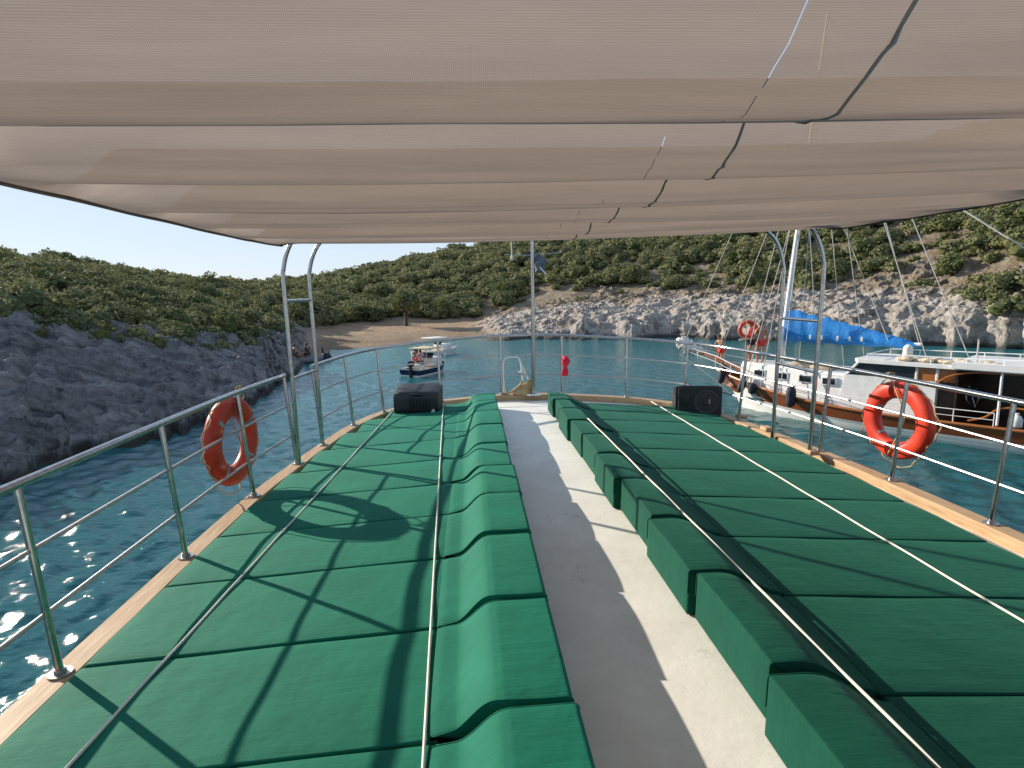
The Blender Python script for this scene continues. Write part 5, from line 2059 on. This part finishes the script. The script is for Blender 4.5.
# people aboard
face = math.atan2(fwd.y, fwd.x) - math.pi / 2
p1 = gw(0.50, 0.35, 1.90)
person(p1, face + 0.3, 'person in a pink shirt and dark shorts standing on the foredeck', dict(eL=(-0.24, 0.08, 1.14), wL=(-0.10, 0.22, 1.05), hL=(-0.03, 0.25, 1.06), eR=(0.27, 0.0, 1.14), wR=(0.22, 0.16, 0.98), hR=(0.18, 0.22, 0.95)), 'pink_shirt', 'dark_shorts', 1.62)
p2 = gw(0.98, 0.45, 1.92)
person(p2, face - 0.6, 'bare chested person in red shorts standing behind the small life ring', dict(kL=(-0.13, 0.05, 0.48), wL=(-0.2, 0.2, 1.2), eL=(-0.27, 0.02, 1.15), hL=(-0.15, 0.25, 1.25)), None, 'red_shorts', 1.62)
p3 = gw(-0.95, 0.0, 1.58)
person(p3, face + 1.2, 'bare chested person in orange red shorts leaning at the bow rail', dict(cst=(0, 0.07, 1.27), nck=(0, 0.11, 1.42), hd0=(0, 0.14, 1.5), hd1=(0, 0.16, 1.58), hd2=(0, 0.15, 1.66), nose=(0, 0.25, 1.55), sL=(-0.18, 0.08, 1.37), sR=(0.18, 0.08, 1.37),
       eL=(-0.24, 0.2, 1.15), wL=(-0.2, 0.38, 1.02), hL=(-0.18, 0.44, 0.98), eR=(0.24, 0.2, 1.15), wR=(0.2, 0.38, 1.02), hR=(0.18, 0.44, 0.98)), None, 'red_shorts', 1.35)
# jug on the side deck by the cockpit
mb = MB()
mb.loft([[(9.05 + r_ * math.cos(a), 1.42 + r_ * math.sin(a), z_) for a in np.linspace(0, 2 * math.pi, 17)[:-1]] for r_, z_ in ((0.13, 0.80), (0.15, 0.84), (0.15, 1.02), (0.10, 1.12), (0.05, 1.15), (0.05, 1.20))], cap=True)
g_thing(mb, "water_jug", 'white_cloth', 'pale plastic jug standing by the cockpit post of the sailing boat', 'jug', base=(9.05, 1.42, 0.8))


# ================================================================== SMALL BOATS
def motor_boat(loc, rz, L, label, hull_mat, canopy_w, second=False):
    root = thing("motor_boat", loc, label, 'motor boat', 'small motor boats in the bay', rz)
    # local: +Y bow
    def ring_at(fr, out=0.0):
        pts = []
        for i in range(25):
            t = i / 24
            yy = -L / 2 + L * t * (0.93 + 0.07 * fr)
            b = 0.21 * L * (1 - max(0, (t - 0.45) / 0.55) ** 2.4) * (0.82 + 0.18 * fr) + out
            pts.append((b, yy, -0.15 + fr * (0.72 + 0.45 * max(0, t - 0.3) ** 1.6)))
        return pts + [(-q[0], q[1], q[2]) for q in pts[::-1]]
    MB().loft([ring_at(0.0), ring_at(0.2), ring_at(0.36)], cap=True).build("hull", 'white_paint', root)
    MB().loft([ring_at(0.36), ring_at(0.6), ring_at(0.84)]).build("topsides", hull_mat, root)
    mb = MB()
    mb.loft([ring_at(0.84, 0.02), ring_at(0.95, 0.02)])
    mb.build("gunwale", 'white_paint', root)
    d = ring_at(0.62, -0.06)
    MB().add(d, [tuple(range(len(d)))]).build("cockpit_sole", 'beige_cloth', root)
    MB().box((0, L * 0.12, 0.82), (0.24 * L, 0.26 * L, 0.62), bevel=0.06).build("cuddy", 'white_paint', root)
    MB().box((0, L * 0.0 + 0.02, 1.28), (0.22 * L, 0.06, 0.38), bevel=0.02, rot=Matrix.Rotation(-0.35, 4, 'X')).build("windscreen", 'glass', root)
    for sx in (-1, 1):
        for yy in (-0.22 * L, 0.10 * L):
            MB().tube([(sx * 0.15 * L, yy, 0.6), (sx * 0.14 * L, yy, 1.78)], 0.022, 6).build("awning_pole", 'white_metal', root)
    MB().box((0, -0.06 * L, 1.82), (0.36 * L, 0.42 * L, 0.09), bevel=0.035).build("awning", canopy_w, root)
    mb = MB()
    mb.box((0.05 * L, -L * 0.53, 0.92), (0.34, 0.42, 0.40), bevel=0.09)
    mb.box((0.05 * L, -L * 0.53, 0.35), (0.16, 0.2, 0.9), bevel=0.03)
    mb.build("outboard_motor", 'black_plastic', root)
    mb = MB()
    for sx in (-1, 1):
        mb.tube([(sx * 0.19 * L, L * 0.12, 0.80), (sx * 0.16 * L, L * 0.28, 1.12), (sx * 0.05 * L, L * 0.46, 1.25), (0, L * 0.48, 1.25)], 0.016, 6)
        mb.tube([(sx * 0.15 * L, L * 0.30, 0.75), (sx * 0.15 * L, L * 0.30, 1.13)], 0.014, 6)
    mb.build("bow_rail", 'dull_steel', root)
    MB().box((0, -0.30 * L, 0.62), (0.30 * L, 0.4, 0.28), bevel=0.05).build("seat", 'white_cloth', root)
    return root


w = on_z(428, 373, WATER)
mrz = math.radians(-32)
motor_boat((w[0], w[1], WATER), mrz, 4.1, 'small navy and white motor boat with an outboard near the beach', 'navy', 'beige_cloth').scale = (0.88, 0.88, 0.85)
pm = Matrix.Translation((w[0], w[1], WATER)) @ Matrix.Rotation(mrz, 4, 'Z')
sit = dict(pel=(0, 0, 0.5), wst=(0, -0.02, 0.68), cst=(0, 0.0, 0.88), nck=(0, 0.02, 1.04), hd0=(0, 0.04, 1.13), hd1=(0, 0.045, 1.2), hd2=(0, 0.03, 1.28), nose=(0, 0.125, 1.175), sL=(-0.18, 0, 0.99), sR=(0.18, 0, 0.99),
           eL=(-0.24, 0.05, 0.74), eR=(0.24, 0.05, 0.74), wL=(-0.16, 0.25, 0.66), wR=(0.16, 0.25, 0.66), hL=(-0.14, 0.31, 0.64), hR=(0.14, 0.31, 0.64), pL=(-0.10, 0.03, 0.47), pR=(0.10, 0.03, 0.47),
           kL=(-0.13, 0.42, 0.46), kR=(0.13, 0.42, 0.46), aL=(-0.13, 0.40, 0.08), aR=(0.13, 0.40, 0.08), fL=(-0.13, 0.55, 0.04), fR=(0.13, 0.55, 0.04))
person(pm @ Vector((-0.35, -0.75, 0.33)), mrz, 'person in orange red shorts standing in the navy motor boat', {}, None, 'red_shorts', 1.2)
person(pm @ Vector((0.28, -1.1, 0.38)), mrz + 0.4, 'person in a pink shirt sitting in the navy motor boat', sit, 'pink_shirt', 'dark_shorts', 1.5)
w = on_z(438, 355, WATER)
motor_boat((w[0], w[1], WATER), math.radians(-50), 5.0, 'white motor boat with pale awning anchored behind the navy one', 'white_paint', 'white_cloth').scale = (0.8, 0.8, 0.75)

# inflatable dinghy by the left rocks, and a dark mooring float
w = on_z(303, 363, WATER)
dg_ = thing("inflatable_dinghy", (w[0], w[1], WATER), 'small grey inflatable dinghy with two people close to the left rocks', 'dinghy', None, math.radians(-70))
MB().tube(catmull([(-0.55, -1.1, 0.2), (-0.58, 0.2, 0.22), (-0.4, 0.95, 0.27), (0, 1.25, 0.32), (0.4, 0.95, 0.27), (0.58, 0.2, 0.22), (0.55, -1.1, 0.2)], 6), 0.21, 10).build("tube_hull", 'grey_rubber', dg_)
MB().box((0, -0.1, 0.12), (0.9, 1.9, 0.06), bevel=0.02).build("floor_board", 'beige_cloth', dg_)
MB().box((0, -1.15, 0.45), (0.24, 0.3, 0.5), bevel=0.06).build("outboard_motor", 'black_plastic', dg_)
dm = Matrix.Translation((w[0], w[1], WATER)) @ Matrix.Rotation(math.radians(-70), 4, 'Z')
person(dm @ Vector((-0.1, 0.35, 0.16)), math.radians(60), 'person in dark clothes sitting at the front of the inflatable dinghy', sit, 'dark_shorts', 'dark_shorts', 1.65)
person(dm @ Vector((0.0, -0.55, 0.16)), math.radians(-60), 'bare chested person sitting at the stern of the inflatable dinghy', sit, None, 'dark_shorts', 1.6)
w = on_z(326, 359, WATER)
mf = thing("mooring_float", (w[0], w[1], WATER), 'small dark mooring float with stub poles in front of the beach', 'buoy')
MB().ball((0, 0, 0.12), 0.42, 14, 10, (1.0, 1.0, 0.9)).build("float_body", 'fender', mf)
MB().tube([(-0.2, 0, 0.4), (-0.24, 0, 0.85)], 0.07, 8).build("stub_pole", 'fender', mf)
MB().tube([(0.22, 0, 0.3), (0.26, 0, 0.62)], 0.05, 8).build("stub_pole", 'fender', mf)
